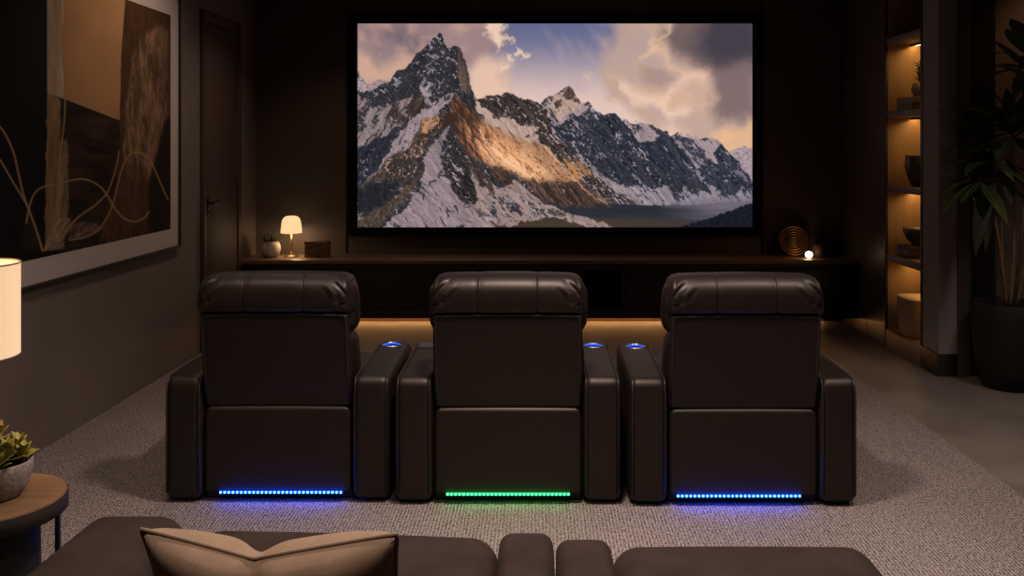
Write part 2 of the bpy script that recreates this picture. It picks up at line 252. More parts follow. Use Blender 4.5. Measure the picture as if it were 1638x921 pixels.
def abstract_art(X, Y):
    """the framed abstract on the left wall, laid out in drawing units"""
    N = lambda s, o=5, sd=0: fbm(X / s, Y / s, o, sd)
    fine = N(3, 3, 5)
    wash = fbm(X / 9, Y / 60, 5, 15)
    scr = .5 * fbm(X / 3.2, Y / 34, 5, 25) + .3 * fbm(X / 1.2, Y / 8, 4, 27) + .2 * fbm(X / 12, Y / 20, 3, 29)
    img = np.zeros(X.shape + (3,)); img[:] = (14, 13, 12)
    img = img * (.7 + .6 * fbm(X / 14, Y / 90, 4, 3)[..., None])
    jx = X + 4 * (N(14, 4, 31) - .5)
    # dark central field
    c = np.array([46, 34, 27.]) * (.25 + 1.4 * fbm(X / 40, Y / 12, 5, 45)[..., None])
    m = poly(X, Y, [(90, 150), (196, 190), (186, 420), (90, 420)], 1.0)
    img = img + (c - img) * m[..., None]
    # warm tan field
    c = np.array([164, 122, 84.]) * (.93 + .14 * N(40, 4, 8)[..., None])
    m = poly(X, Y, [(92, -60), (206, -60), (199, 20), (194, 90), (192, 193), (96, 156)], .8)
    img = img + (c - img) * m[..., None]
    # grey-beige band beside it
    m = poly(X, Y, [(75, -60), (103, -60), (101, 40), (99, 90), (104, 158), (75, 150)], 1.0)
    c = np.array([166, 142, 118.]) * (.8 + .4 * wash[..., None]); img = img + (c - img) * (m * .96)[..., None]
    m = poly(jx, Y, [(75, 149), (97, 158), (96, 240), (100, 300), (92, 372), (78, 400), (71, 400)], 1.2)
    c = np.array([134, 106, 78.]) * (.75 + .5 * wash[..., None]); img = img + (c - img) * (m * .95)[..., None]
    m = poly(jx + 5 * (scr - .5), Y, [(96, 225), (108, 222), (110, 330), (108, 352), (88, 362)], 3)
    c = np.array([150, 128, 106.]) * (.5 + .9 * scr[..., None]); img = img + (c - img) * (m * .8)[..., None]
    # textured right column
    c = np.array([80, 56, 36.]) * (.45 + .9 * scr[..., None])
    m = poly(jx, Y, [(205, -60), (300, -60), (300, 420), (160, 420), (186, 330), (190, 240), (192, 190), (194, 90), (200, 20)], 1.5)
    img = img + (c - img) * m[..., None]
    m = poly(jx + 8 * (scr - .5), Y, [(214, 92), (232, 54), (258, 40), (268, 50), (270, 170), (252, 260), (236, 290), (205, 285), (196, 240), (200, 160)], 6)
    c = np.array([140, 110, 86.]) * (.55 + .55 * sstep(.30, .70, scr)[..., None]); img = img + (c - img) * (m * .85)[..., None]
    m = poly(jx, Y, [(236, 300), (262, 200), (275, 180), (290, 180), (290, 400), (236, 400)], 4)
    img = mix(img, (30, 25, 21), m * .92)
    m = poly(jx + 6 * (scr - .5), Y, [(196, 260), (236, 268), (238, 350), (160, 388), (170, 340)], 5)
    c = np.array([92, 66, 46.]) * (.5 + .8 * scr[..., None]); img = img + (c - img) * (m * .8)[..., None]
    # pale rock shapes at the foot
    st = fbm((X + Y) / 7, (X - Y) / 18, 5, 71)
    m = poly(X + 5 * (fine - .5), Y, [(90, 350), (112, 348), (114, 362), (104, 376), (102, 398), (68, 402), (84, 372)], 2)
    c = np.array([158, 136, 112.]) * (.5 + .8 * st[..., None]); img = img + (c - img) * (m * .9)[..., None]
    m = poly(X + 5 * (fine - .5), Y, [(113, 360), (130, 354), (156, 358), (166, 366), (140, 380), (108, 385)], 2)
    c = np.array([116, 96, 76.]) * (.4 + 1.0 * st[..., None]); img = img + (c - img) * (m * .9)[..., None]
    m = poly(jx, Y, [(36, 400), (40, 350), (46, 330), (60, 370), (66, 400)], 5)
    img = mix(img, (52, 43, 37), m * .7)
    # looping cream lines
    def L(pts, w0, w1=None, a=.95):
        nonlocal img
        img = mix(img, np.array([152, 122, 84.]), line(X, Y, smooth_pts(pts), w0, w1, .6) * a)
    L([(95, -50), (97, 30), (100, 88), (104, 135), (103, 190), (97, 240), (93, 290), (89, 335), (80, 372), (70, 400)], 1.6, 1.2)
    L([(-40, 170), (0, 203), (20, 240), (30, 280), (37, 310), (47, 338), (58, 368), (68, 401)], 1.8, 1.9)
    L([(-40, 200), (0, 256), (20, 290), (37, 318), (46, 334)], 1.7)
    L([(42, 356), (47, 330), (56, 308), (72, 298), (94, 294), (115, 288), (138, 287), (158, 297), (170, 310), (178, 324), (187, 338), (200, 350), (216, 354), (231, 348), (238, 339)], 1.6, 1.5)
    L([(190, 242), (187, 262), (180, 287), (170, 310), (152, 328), (128, 345), (112, 361), (100, 380)], 1.0, 1.9)
    L([(269, 320), (258, 296), (244, 264), (232, 248), (219, 243), (207, 248), (196, 266), (188, 296), (182, 322), (172, 346), (156, 368), (136, 379), (112, 384)], 1.3, 1.2)
    return np.clip(img, 0, 255)
import bpy, bmesh, math, random
from mathutils import Vector, Matrix, Euler
random.seed(11)
D = bpy.data
COL = bpy.context.scene.collection
# camera model: standing at the origin, 1.6 m up, looking along +Y with a shifted lens
F, CX, CY, H = 1450.0, 862.0, 235.0, 1.60
def at(px, py, d):
    return Vector(((px - CX) * d / F, d, H - (py - CY) * d / F))

# ------------------------------------------------------------------ materials
def mat(name, col, rough=.6, metal=0.0, spec=.5, noise=None, bump=None, coat=0.0, emit=None, estr=0.0, trans=0.0, sheen=0.0):
    m = D.materials.new(name); m.use_nodes = True
    nt = m.node_tree; N = nt.nodes; L = nt.links; b = N['Principled BSDF']
    b.inputs['Base Color'].default_value = (*col, 1); b.inputs['Roughness'].default_value = rough
    if name == 'dark_brown_leather': b.inputs['Specular Tint'].default_value = (1, .86, .77, 1)
    b.inputs['Metallic'].default_value = metal; b.inputs['Specular IOR Level'].default_value = spec
    b.inputs['Coat Weight'].default_value = coat
    if trans: b.inputs['Transmission Weight'].default_value = trans
    if sheen: b.inputs['Sheen Weight'].default_value = sheen; b.inputs['Sheen Roughness'].default_value = .4
    if emit:
        b.inputs['Emission Color'].default_value = (*emit, 1); b.inputs['Emission Strength'].default_value = estr
    tc = N.new('ShaderNodeTexCoord')
    def tex(scale, detail=4, rgh=.55):
        mp = N.new('ShaderNodeMapping'); L.new(tc.outputs['Object'], mp.inputs[0])
        mp.inputs['Scale'].default_value = scale if isinstance(scale, tuple) else (scale,) * 3
        n = N.new('ShaderNodeTexNoise'); n.inputs['Scale'].default_value = 1; n.inputs['Detail'].default_value = detail
        n.inputs['Roughness'].default_value = rgh
        L.new(mp.outputs[0], n.inputs['Vector']); return n
    if noise:                                # (scale, second colour, low, high)
        n = tex(noise[0]); r = N.new('ShaderNodeValToRGB')
        r.color_ramp.elements[0].position = noise[2]; r.color_ramp.elements[1].position = noise[3]
        r.color_ramp.elements[0].color = (*col, 1); r.color_ramp.elements[1].color = (*noise[1], 1)
        L.new(n.outputs['Fac'], r.inputs[0]); L.new(r.outputs[0], b.inputs['Base Color'])
    if bump:                                 # (scale, strength, distance)
        n = tex(bump[0], 5); bp = N.new('ShaderNodeBump')
        bp.inputs['Strength'].default_value = bump[1]; bp.inputs['Distance'].default_value = bump[2]
        L.new(n.outputs['Fac'], bp.inputs['Height']); L.new(bp.outputs[0], b.inputs['Normal'])
    return m
def attr_mat(name, rough, emission=0.0):
    m = D.materials.new(name); m.use_nodes = True
    N = m.node_tree.nodes; L = m.node_tree.links; b = N['Principled BSDF']
    a = N.new('ShaderNodeAttribute'); a.attribute_name = 'paint'
    b.inputs['Roughness'].default_value = rough; b.inputs['Specular IOR Level'].default_value = .12
    if emission:
        b.inputs['Base Color'].default_value = (.01, .01, .01, 1); b.inputs['Specular IOR Level'].default_value = 0.0
        L.new(a.outputs['Color'], b.inputs['Emission Color']); b.inputs['Emission Strength'].default_value = emission
    else:
        L.new(a.outputs['Color'], b.inputs['Base Color'])
    return m
M = {}
M['leather'] = mat('dark_brown_leather', (.0135, .0092, .0074), .46, spec=.45, noise=(30, (.0095, .0069, .0060), .35, .7), bump=(330, .14, .0022))
M['leather_top'] = M['leather']
M['piping'] = mat('leather_piping', (.020, .015, .013), .45, bump=(500, .1, .002))
M['seat_dark'] = mat('black_underside', (.008, .008, .008), .7)
M['suede'] = mat('brown_suede', (.031, .0200, .0158), .9, spec=.12, noise=(9, (.044, .0295, .0235), .35, .7), bump=(260, .25, .003))
M['pillow'] = mat('tan_velvet', (.30, .19, .122), .8, spec=.2, noise=(14, (.37, .245, .16), .35, .7), bump=(230, .25, .003), sheen=.1)
M['pillow_pipe'] = mat('tan_piping', (.28, .178, .113), .75, bump=(300, .3, .002))
M['wall'] = mat('brown_plaster', (.135, .102, .087), .8, noise=((1.6, 1.6, 1.6), (.175, .135, .115), .3, .75), bump=(18, .08, .01))
M['front'] = mat('dark_panel', (.072, .055, .045), .62, noise=((1.2, 1.2, 3), (.088, .067, .055), .3, .7), bump=(60, .05, .004))
M['dark_wood'] = mat('dark_stained_wood', (.058, .041, .033), .36, noise=((30, 30, 1.2), (.082, .058, .046), .3, .7), bump=((60, 60, 3), .05, .003))
M['door_wood'] = mat('walnut_door', (.060, .034, .025), .62, spec=.3, noise=((26, 26, 1.0), (.085, .050, .036), .3, .7), bump=((60, 60, 3), .06, .003))
M['top_wood'] = mat('console_top_wood', (.16, .098, .063), .36, noise=((1.2, 24, 24), (.22, .135, .088), .3, .7), bump=((3, 60, 60), .05, .003))
M['black_lacquer'] = mat('black_brown_front', (.014, .011, .009), .42, noise=((1.5, 30, 30), (.020, .016, .013), .3, .7))
M['black'] = mat('matt_black', (.007, .007, .007), .6)
M['velvet'] = mat('black_velvet_border', (.004, .004, .004), .95, spec=.1)
M['black_metal'] = mat('black_metal', (.012, .012, .012), .4, metal=.6)
M['dark_edge'] = mat('dark_table_edge', (.030, .022, .017), .75, spec=.25)
M['niche'] = mat('oak_veneer', (.29, .19, .095), .6, noise=((26, 26, 1.4), (.36, .24, .125), .3, .72), bump=((60, 60, 3), .06, .003))
M['shelf'] = mat('shelf_board', (.16, .105, .066), .5, noise=((20, 1.5, 20), (.20, .135, .085), .3, .7))
M['pillar'] = mat('grey_pillar', (.21, .18, .175), .8, noise=((2, 2, 1), (.235, .20, .195), .3, .7))
M['ceiling'] = mat('ceiling_paint', (.10, .085, .075), .85)
M['brass'] = mat('brass', (.50, .36, .19), .32, metal=1.0)
M['gold_dark'] = mat('aged_bronze', (.30, .15, .055), .34, metal=.85, noise=(24, (.16, .075, .028), .35, .7))
M['rattan'] = mat('carved_wood', (.24, .135, .062), .5, noise=(40, (.10, .055, .026), .4, .6))
M['white_pot'] = mat('white_ceramic', (.52, .46, .40), .7, bump=(60, .35, .006))
M['stone_pot'] = mat('speckled_stone', (.20, .155, .125), .8, noise=(90, (.33, .27, .225), .45, .62), bump=(90, .25, .004))
M['dark_pot'] = mat('dark_planter', (.010, .0092, .0088), .7, spec=.3, bump=(40, .08, .004))
M['small_pot'] = mat('brown_pot', (.085, .052, .030), .5)
M['bowl'] = mat('dark_bowl', (.035, .022, .014), .38, noise=(30, (.07, .042, .026), .4, .65), bump=(40, .2, .004))
M['soil'] = mat('soil', (.03, .02, .014), .95, bump=(60, .6, .01))
M['table_wood'] = mat('walnut_table', (.23, .125, .062), .42, noise=((2.2, 22, 22), (.13, .068, .034), .3, .7), bump=((3, 60, 60), .05, .002))
M['shade'] = mat('linen_shade', (.80, .62, .44), .9, spec=.1, emit=(1.0, .64, .36), estr=.56, bump=((300, 300, 300), .1, .001))
M['shade_trim'] = mat('shade_trim', (.34, .25, .18), .8)
M['lamp_glass'] = mat('opal_glass', (.85, .70, .50), .35, emit=(1.0, .64, .31), estr=1.0)
M['ball'] = mat('glowing_ball', (.9, .85, .8), .3, emit=(1.0, .62, .33), estr=9.0)
M['leaf_var'] = mat('succulent_leaf', (.34, .29, .045), .5, noise=(34, (.085, .11, .02), .42, .62))
M['leaf_grass'] = mat('grass_leaf', (.035, .060, .020), .5, noise=(20, (.07, .09, .03), .4, .7))
M['leaf_big'] = mat('dark_leaf', (.030, .052, .014), .42, noise=(6, (.045, .070, .020), .35, .7))
M['midrib'] = mat('leaf_midrib', (.24, .15, .055), .5)
M['cane'] = mat('cane_stem', (.26, .15, .07), .6, noise=((30, 30, 9), (.15, .085, .04), .4, .6))
M['book'] = mat('book_cover', (.12, .10, .085), .6, bump=(80, .1, .002))
M['book_b'] = mat('book_cover_tan', (.17, .13, .10), .6, bump=(80, .1, .002))
M['paper'] = mat('pages', (.34, .29, .23), .8, bump=((4, 4, 500), .3, .001))
M['basket'] = mat('woven_fibre', (.42, .30, .17), .8, noise=((60, 60, 120), (.24, .165, .09), .35, .65), bump=((60, 60, 150), .6, .006))
M['basket_lid'] = mat('pale_fibre_lid', (.46, .35, .22), .75, noise=((70, 70, 120), (.34, .25, .15), .35, .65), bump=((60, 60, 60), .4, .004))
M['box_wood'] = mat('carved_box', (.09, .055, .034), .55, bump=(50, .3, .005))
M['mat_board'] = mat('cream_mat_board', (.50, .42, .39), .85)
M['chrome'] = mat('copper_chrome_ring', (.55, .45, .38), .28, metal=1.0)
M['cup'] = mat('blue_lit_cup', (.01, .02, .12), .3, emit=(.008, .04, 1.0), estr=.32)
M['cup_led'] = mat('cup_led', (.02, .05, .3), .4, emit=(.03, .13, 1.0), estr=2.5)
M['cup_floor'] = mat('cup_floor', (.006, .006, .012), .35)
M['tray'] = mat('blue_grey_tray', (.030, .032, .045), .35)
M['led_blue'] = mat('led_blue', (.02, .06, .3), .4, emit=(.006, .058, 1.0), estr=75.0)
M['led_green'] = mat('led_green', (.02, .3, .1), .4, emit=(.016, 1.0, .12), estr=17.0)
M['strip_blue'] = mat('blue_silicone_strip', (.01, .03, .3), .4, emit=(.002, .04, 1.0), estr=.9)
M['strip_green'] = mat('green_silicone_strip', (.01, .2, .05), .4, emit=(.002, 1.0, .08), estr=.35)
M['led_warm'] = mat('led_warm', (.9, .7, .4), .4, emit=(1.0, .48, .165), estr=20.0)
M['led_shelf'] = mat('led_shelf', (.9, .7, .4), .4, emit=(1.0, .545, .185), estr=19.0)
M['down'] = mat('downlight_lens', (.9, .85, .8), .4, emit=(1.0, .80, .66), estr=6.0)
M['film'] = attr_mat('projected_film', .9, 1.0)
M['art'] = attr_mat('canvas_paint', .8)

def rug_material():
    m = D.materials.new('loop_pile_rug'); m.use_nodes = True
    N = m.node_tree.nodes; L = m.node_tree.links; b = N['Principled BSDF']
    b.inputs['Roughness'].default_value = .95; b.inputs['Specular IOR Level'].default_value = .1
    tc = N.new('ShaderNodeTexCoord')
    warp = N.new('ShaderNodeTexNoise'); warp.inputs['Scale'].default_value = 45; warp.inputs['Detail'].default_value = 2
    L.new(tc.outputs['Object'], warp.inputs['Vector'])
    sub = N.new('ShaderNodeVectorMath'); sub.operation = 'MULTIPLY_ADD'
    L.new(warp.outputs['Color'], sub.inputs[0]); sub.inputs[1].default_value = (.006, .012, 0); L.new(tc.outputs['Object'], sub.inputs[2])
    mp = N.new('ShaderNodeMapping'); mp.inputs['Scale'].default_value = (135, 58, 1); L.new(sub.outputs[0], mp.inputs[0])
    v = N.new('ShaderNodeTexVoronoi'); v.inputs['Scale'].default_value = 1; v.inputs['Randomness'].default_value = .75; v.voronoi_dimensions = '2D'
    L.new(mp.outputs[0], v.inputs['Vector'])
    w = N.new('ShaderNodeTexWave'); w.wave_type = 'BANDS'; w.bands_direction = 'X'; w.inputs['Scale'].default_value = 21.0
    w.inputs['Distortion'].default_value = 1.2; w.inputs['Detail'].default_value = 2; w.inputs['Detail Scale'].default_value = 3
    L.new(tc.outputs['Object'], w.inputs['Vector'])
    n = N.new('ShaderNodeTexNoise'); n.inputs['Scale'].default_value = 90; n.inputs['Detail'].default_value = 4
    L.new(tc.outputs['Object'], n.inputs['Vector'])
    n2 = N.new('ShaderNodeTexNoise'); n2.inputs['Scale'].default_value = 1.4; L.new(tc.outputs['Object'], n2.inputs['Vector'])
    a1 = N.new('ShaderNodeMath'); a1.operation = 'MULTIPLY_ADD'; L.new(v.outputs['Distance'], a1.inputs[0]); a1.inputs[1].default_value = -.9
    L.new(n.outputs['Fac'], a1.inputs[2])
    a2 = N.new('ShaderNodeMath'); a2.operation = 'MULTIPLY_ADD'; L.new(w.outputs['Fac'], a2.inputs[0]); a2.inputs[1].default_value = .38
    L.new(a1.outputs[0], a2.inputs[2])
    r = N.new('ShaderNodeValToRGB'); r.color_ramp.elements[0].position = -.0; r.color_ramp.elements[1].position = .75
    r.color_ramp.elements[0].color = (.16, .128, .115, 1); r.color_ramp.elements[1].color = (.56, .468, .43, 1)
    L.new(a2.outputs[0], r.inputs[0])
    mx = N.new('ShaderNodeMixRGB'); mx.blend_type = 'MULTIPLY'; mx.inputs[0].default_value = .25
    L.new(r.outputs[0], mx.inputs[1]); L.new(n2.outputs['Fac'], mx.inputs[2]); L.new(mx.outputs[0], b.inputs['Base Color'])
    bp = N.new('ShaderNodeBump'); bp.inputs['Strength'].default_value = .9; bp.inputs['Distance'].default_value = .012
    L.new(a2.outputs[0], bp.inputs['Height']); L.new(bp.outputs[0], b.inputs['Normal'])
    return m
M['rug'] = rug_material()
def floor_material():
    m = mat('polished_concrete', (.135, .108, .090), .46, spec=.45, noise=((2.2, 2.2, 2.2), (.20, .165, .140), .32, .70), bump=(22, .06, .004))
    return m
M['floor'] = floor_material()

# ------------------------------------------------------------------ mesh helpers
def link(name, me, m, parent=None, smooth=False):
    o = D.objects.new(name, me); COL.objects.link(o)
    if m is not None: me.materials.append(m)
    if smooth: me.polygons.foreach_set('use_smooth', [True] * len(me.polygons))
    if parent is not None: o.parent = parent
    return o
def obj(name, bm, m, parent=None, smooth=False, angle=None):
    me = D.meshes.new(name); bm.normal_update(); bm.to_mesh(me); bm.free()
    o = link(name, me, m, parent, smooth or angle is not None)
    if angle is not None:
        me.set_sharp_from_angle(angle=math.radians(angle))
    return o
def thing(name, label, cat, loc=(0, 0, 0), group=None, rz=0):
    o = D.objects.new(name, None); COL.objects.link(o); o.location = loc; o.rotation_euler = (0, 0, rz)
    o.empty_display_size = .1
    return tag(o, label, cat, group)
def tag(o, label, cat, group=None):
    o['label'] = label; o['category'] = cat
    if group: o['group'] = group
    return o
def struct(o, label=None):
    o['kind'] = 'structure'
    if label: o['label'] = label
    return o
def box(bm, x0, x1, y0, y1, z0, z1, bev=0.0, seg=2):
    r = bmesh.ops.create_cube(bm, size=1)
    vs = r['verts']
    bmesh.ops.scale(bm, vec=(x1 - x0, y1 - y0, z1 - z0), verts=vs)
    bmesh.ops.translate(bm, vec=((x0 + x1) / 2, (y0 + y1) / 2, (z0 + z1) / 2), verts=vs)
    if bev > 0:
        es = list({e for v in vs for e in v.link_edges})
        bmesh.ops.bevel(bm, geom=es, offset=bev, segments=seg, profile=.5, affect='EDGES')
    return bm
def boxobj(name, dims, m, parent=None, bev=.004, seg=2):
    return obj(name, box(bmesh.new(), *dims, bev, seg), m, parent, angle=40 if bev else None)
def lathe(prof, n=40, bm=None, closed=False):
    bm = bm or bmesh.new(); rings = []
    for r, z in prof:
        if r < 1e-6: rings.append([bm.verts.new((0, 0, z))])
        else: rings.append([bm.verts.new((r * math.cos(2 * math.pi * i / n), r * math.sin(2 * math.pi * i / n), z)) for i in range(n)])
    for a, b in zip(rings, rings[1:]):
        for i in range(n):
            j = (i + 1) % n
            if len(a) == 1 and len(b) == 1: continue
            if len(a) == 1: bm.faces.new((a[0], b[j], b[i]))
            elif len(b) == 1: bm.faces.new((a[i], a[j], b[0]))
            else: bm.faces.new((a[i], a[j], b[j], b[i]))
    bmesh.ops.recalc_face_normals(bm, faces=bm.faces[:])
    return bm
def tube(bm, pts, rad, n=8, r_end=None, closed=False):
    pts = [Vector(p) for p in pts]; rings = []
    k = len(pts)
    prev = None
    for i, p in enumerate(pts):
        if closed: t = pts[(i + 1) % k] - pts[i - 1]
        else: t = pts[min(i + 1, k - 1)] - pts[max(i - 1, 0)]
        t.normalize()
        u = prev if prev is not None else (Vector((0, 0, 1)) if abs(t.z) < .9 else Vector((1, 0, 0)))
        u = (u - t * u.dot(t)).normalized(); prev = u; v = t.cross(u)
        r = rad if r_end is None else rad + (r_end - rad) * i / (k - 1)
        rings.append([bm.verts.new(p + r * (u * math.cos(2 * math.pi * j / n) + v * math.sin(2 * math.pi * j / n))) for j in range(n)])
    pairs = list(zip(rings, rings[1:])) + ([(rings[-1], rings[0])] if closed else [])
    for a, b in pairs:
        for j in range(n): bm.faces.new((a[j], a[(j + 1) % n], b[(j + 1) % n], b[j]))
    if not closed:
        bm.faces.new(rings[0][::-1]); bm.faces.new(rings[-1])
    bmesh.ops.recalc_face_normals(bm, faces=bm.faces[:])
    return bm
def torus(bm, R, r, n=40, k=10, z=0.0):
    return tube(bm, [(R * math.cos(2 * math.pi * i / n), R * math.sin(2 * math.pi * i / n), z) for i in range(n)], r, k, closed=True)
def cyl(bm, x, y, z0, z1, r, n=24, r2=None):
    q = lathe([(0, z0), (r, z0), (r2 if r2 is not None else r, z1), (0, z1)], n)
    bmesh.ops.translate(q, vec=(x, y, 0), verts=q.verts[:])
    me = D.meshes.new('tmp'); q.to_mesh(me); q.free(); bm.from_mesh(me); D.meshes.remove(me)
    return bm
def softbox(x0, x1, y0, y1, z0, z1, r, n=(14, 14, 14), puff=0.0, fn=None, edges=3):
    """rounded box on a fine grid: round edges of radius r, faces puffed outward, optional deformation fn(x,y,z)"""
    c = Vector(((x0 + x1) / 2, (y0 + y1) / 2, (z0 + z1) / 2)); h = Vector(((x1 - x0) / 2, (y1 - y0) / 2, (z1 - z0) / 2))
    r = min(r, h.x, h.y, h.z) * .9999
    def axis(hh, k):
        a = [-hh + r * (1 - math.cos(math.pi / 2 * i / (edges + 1))) * .999 if False else -hh + r * i / (edges + 1) for i in range(edges + 1)]
        m = [-hh + r + (2 * hh - 2 * r) * i / k for i in range(k + 1)]
        return a + m + [-v for v in a[::-1]]
    ax = [axis(h[i], n[i]) for i in range(3)]
    bm = bmesh.new(); cache = {}
    def V(i, j, k):
        key = (i, j, k)
        if key in cache: return cache[key]
        p = Vector((ax[0][i], ax[1][j], ax[2][k]))
        q = Vector([max(-h[a] + r, min(h[a] - r, p[a])) for a in range(3)])
        dlt = p - q
        # cube-to-sphere on the rounded border
        if dlt.length > 1e-9:
            s = dlt / r; X, Y, Z = s.x ** 2, s.y ** 2, s.z ** 2
            t = Vector((s.x * math.sqrt(max(0, 1 - Y / 2 - Z / 2 + Y * Z / 3)), s.y * math.sqrt(max(0, 1 - Z / 2 - X / 2 + Z * X / 3)), s.z * math.sqrt(max(0, 1 - X / 2 - Y / 2 + X * Y / 3))))
            p = q + t * r
        if puff:
            u = Vector([p[a] / h[a] for a in range(3)])
            for a in range(3):
                b_, c_ = (a + 1) % 3, (a + 2) % 3
                p[a] += puff * u[a] ** 3 * max(0, 1 - u[b_] ** 2) ** .7 * max(0, 1 - u[c_] ** 2) ** .7
        p = p + c
        if fn: p = Vector(fn(p.x, p.y, p.z))
        cache[key] = bm.verts.new(p); return cache[key]
    nx, ny, nz = [len(a) - 1 for a in ax]
    for i in range(nx):
        for j in range(ny):
            bm.faces.new((V(i, j, 0), V(i, j + 1, 0), V(i + 1, j + 1, 0), V(i + 1, j, 0)))
            bm.faces.new((V(i, j, nz), V(i + 1, j, nz), V(i + 1, j + 1, nz), V(i, j + 1, nz)))
    for i in range(nx):
        for k in range(nz):
            bm.faces.new((V(i, 0, k), V(i + 1, 0, k), V(i + 1, 0, k + 1), V(i, 0, k + 1)))
            bm.faces.new((V(i, ny, k), V(i, ny, k + 1), V(i + 1, ny, k + 1), V(i + 1, ny, k)))
    for j in range(ny):
        for k in range(nz):
            bm.faces.new((V(0, j, k), V(0, j, k + 1), V(0, j + 1, k + 1), V(0, j + 1, k)))
            bm.faces.new((V(nx, j, k), V(nx, j + 1, k), V(nx, j + 1, k + 1), V(nx, j, k + 1)))
    return bm
def copy_tree(o, parent=None):
    c = o.copy(); COL.objects.link(c)
    if parent is not None: c.parent = parent
    for ch in list(o.children): copy_tree(ch, c)
    return c
def painted_grid(name, W, Hh, pos, rgb, m, parent=None):
    """a flat sheet of W x Hh points carrying its picture as a colour attribute"""
    me = D.meshes.new(name)
    ii = np.arange((W - 1) * (Hh - 1)); r, c = ii // (W - 1), ii % (W - 1)
    a = r * W + c
    faces = np.stack([a, a + W, a + W + 1, a + 1], 1).astype(np.int32)
    me.vertices.add(W * Hh); me.vertices.foreach_set('co', pos.reshape(-1).astype(np.float32))
    me.loops.add(faces.size); me.loops.foreach_set('vertex_index', faces.reshape(-1))
    me.polygons.add(len(faces)); me.polygons.foreach_set('loop_start', (np.arange(len(faces)) * 4).astype(np.int32))
    me.update(calc_edges=True)
    v = rgb.reshape(-1, 3) / 255.0
    lin = np.where(v <= .04045, v / 12.92, ((v + .055) / 1.055) ** 2.4)
    at_ = me.color_attributes.new('paint', 'FLOAT_COLOR', 'POINT')
    at_.data.foreach_set('color', np.concatenate([lin, np.ones((len(lin), 1))], 1).reshape(-1).astype(np.float32))
    return link(name, me, m, parent)

# ------------------------------------------------------------------ the room
XL, XR, YF, YB, ZC = -2.615, 2.79, 8.40, -1.6, 3.10     # left wall, shelf wall, front wall, wall behind, ceiling
XE, YA, YP = 4.60, 6.47, 6.33                             # far right side of the alcove, its back wall, end of the shelf wall
struct(boxobj('floor', (XL - .1, XE + .1, YB - .1, YF + .1, -.1, 0), M['floor'], bev=0))
struct(boxobj('ceiling', (XL - .1, XE + .1, YB - .1, YF + .1, ZC, ZC + .1), M['ceiling'], bev=0))
struct(boxobj('wall_left', (XL - .1, XL, YB - .1, YF + .1, 0, ZC), M['wall'], bev=0))
struct(boxobj('wall_back', (XL, XE, YB - .1, YB, 0, ZC), M['wall'], bev=0))
struct(boxobj('wall_right', (XE, XE + .1, YB - .1, YF + .1, 0, ZC), M['wall'], bev=0))
struct(boxobj('wall_alcove', (XR + .30, XE, YA, YA + .1, 0, ZC), M['wall'], bev=0))
struct(boxobj('wall_front', (XL, XE, YF, YF + .1, 0, ZC), M['black'], bev=0))
# panelled cladding: five boards with shadow gaps, the centre ones set back a little
b = bmesh.new()
g = .006
box(b, XL + .001, -1.775 - g, YF - .024, YF, 0, ZC, .002, 1)
box(b, -1.775 + g, 2.065 - g, YF - .012, YF, 0, ZC, .002, 1)
box(b, 2.065 + g, XR - .001, YF - .024, YF, 0, ZC, .002, 1)
struct(obj('wall_panelling', b, M['front']))
# shelf wall on the right: solid either side of a tall niche
N0, N1, ND = 6.61, 7.30, .34
b = bmesh.new()
box(b, XR, XR + ND + .06, N1, 7.72 - .004, 0, ZC, .002, 1)
box(b, XR, XR + ND + .06, 7.72 + .004, YF, 0, ZC, .002, 1)
struct(obj('wall_shelf_side', b, M['dark_wood']))
b = bmesh.new()
box(b, XR + .001, XR + .13, YP, N0 - .018, .155, ZC)
struct(obj('wall_pillar', b, M['pillar']))
b = bmesh.new()
box(b, XR + .13, XR + ND + .06, YP + .004, N0 - .018, .0, ZC)
struct(obj('trim_1', b, M['black_lacquer']))
struct(boxobj('trim_2', (XR + .13, XR + .215, YP - .02, YP + .004, 0, ZC), M['dark_wood'], bev=.002))
struct(boxobj('baseboard_right', (XR - .012, XR + .14, YP - .012, N0 - .004, 0, .155), M['black_lacquer'], bev=.004))
struct(boxobj('baseboard_alcove', (XR + .215, XE, YA - .014, YA, 0, .12), M['black_lacquer'], bev=.003))

# built-in shelving in the niche
shelf = thing('bookshelf', 'tall built-in niche bookshelf with warm lit wooden back beside the screen wall', 'shelf', (XR, (N0 + N1) / 2, 0))
def sh(name, dims, m, par=shelf, bev=.002):
    x0, x1, y0, y1, z0, z1 = dims
    o = boxobj(name, (x0 - XR, x1 - XR, y0 - (N0 + N1) / 2, y1 - (N0 + N1) / 2, z0, z1), m, par, bev)
    return o
sh('back_panel', (XR + ND, XR + ND + .02, N0, N1, 0, ZC - .002), M['niche'])
sh('side_panel', (XR + .016, XR + ND, N1 - .012, N1 - .001, 0, ZC - .002), M['niche'])
sh('side_panel', (XR + .016, XR + ND, N0, N0 + .012, 0, ZC - .002), M['niche'])
sh('face_frame', (XR - .004, XR + .016, N0 - .018, N0 + .012, 0, ZC - .002), M['black_lacquer'])
sh('face_frame', (XR - .004, XR + .016, N1 - .012, N1 + .012, 0, ZC - .002), M['black_lacquer'])
sh('plinth', (XR + .0, XR + ND, N0 + .012, N1 - .012, 0, .135), M['shelf'])
SH = [(.690, .748), (1.246, 1.292), (1.836, 1.880), (2.420, 2.470)]
for z0, z1 in SH:
    o = sh('shelf_board', (XR + .004, XR + ND, N0 + .012, N1 - .012, z0, z1), M['shelf'])
    st = sh('led_strip', (XR + .215, XR + .245, N0 + .03, N1 - .03, z0 - .010, z0), M['led_shelf'], o, 0)
    st['label'] = 'warm light strip under the board'
    sh('added_shade_lip', (XR + .186, XR + .196, N0 + .02, N1 - .02, z0 - .018, z0), M['shelf'], o, 0)  # lip added to cut the strip's light into a wedge on the side panel

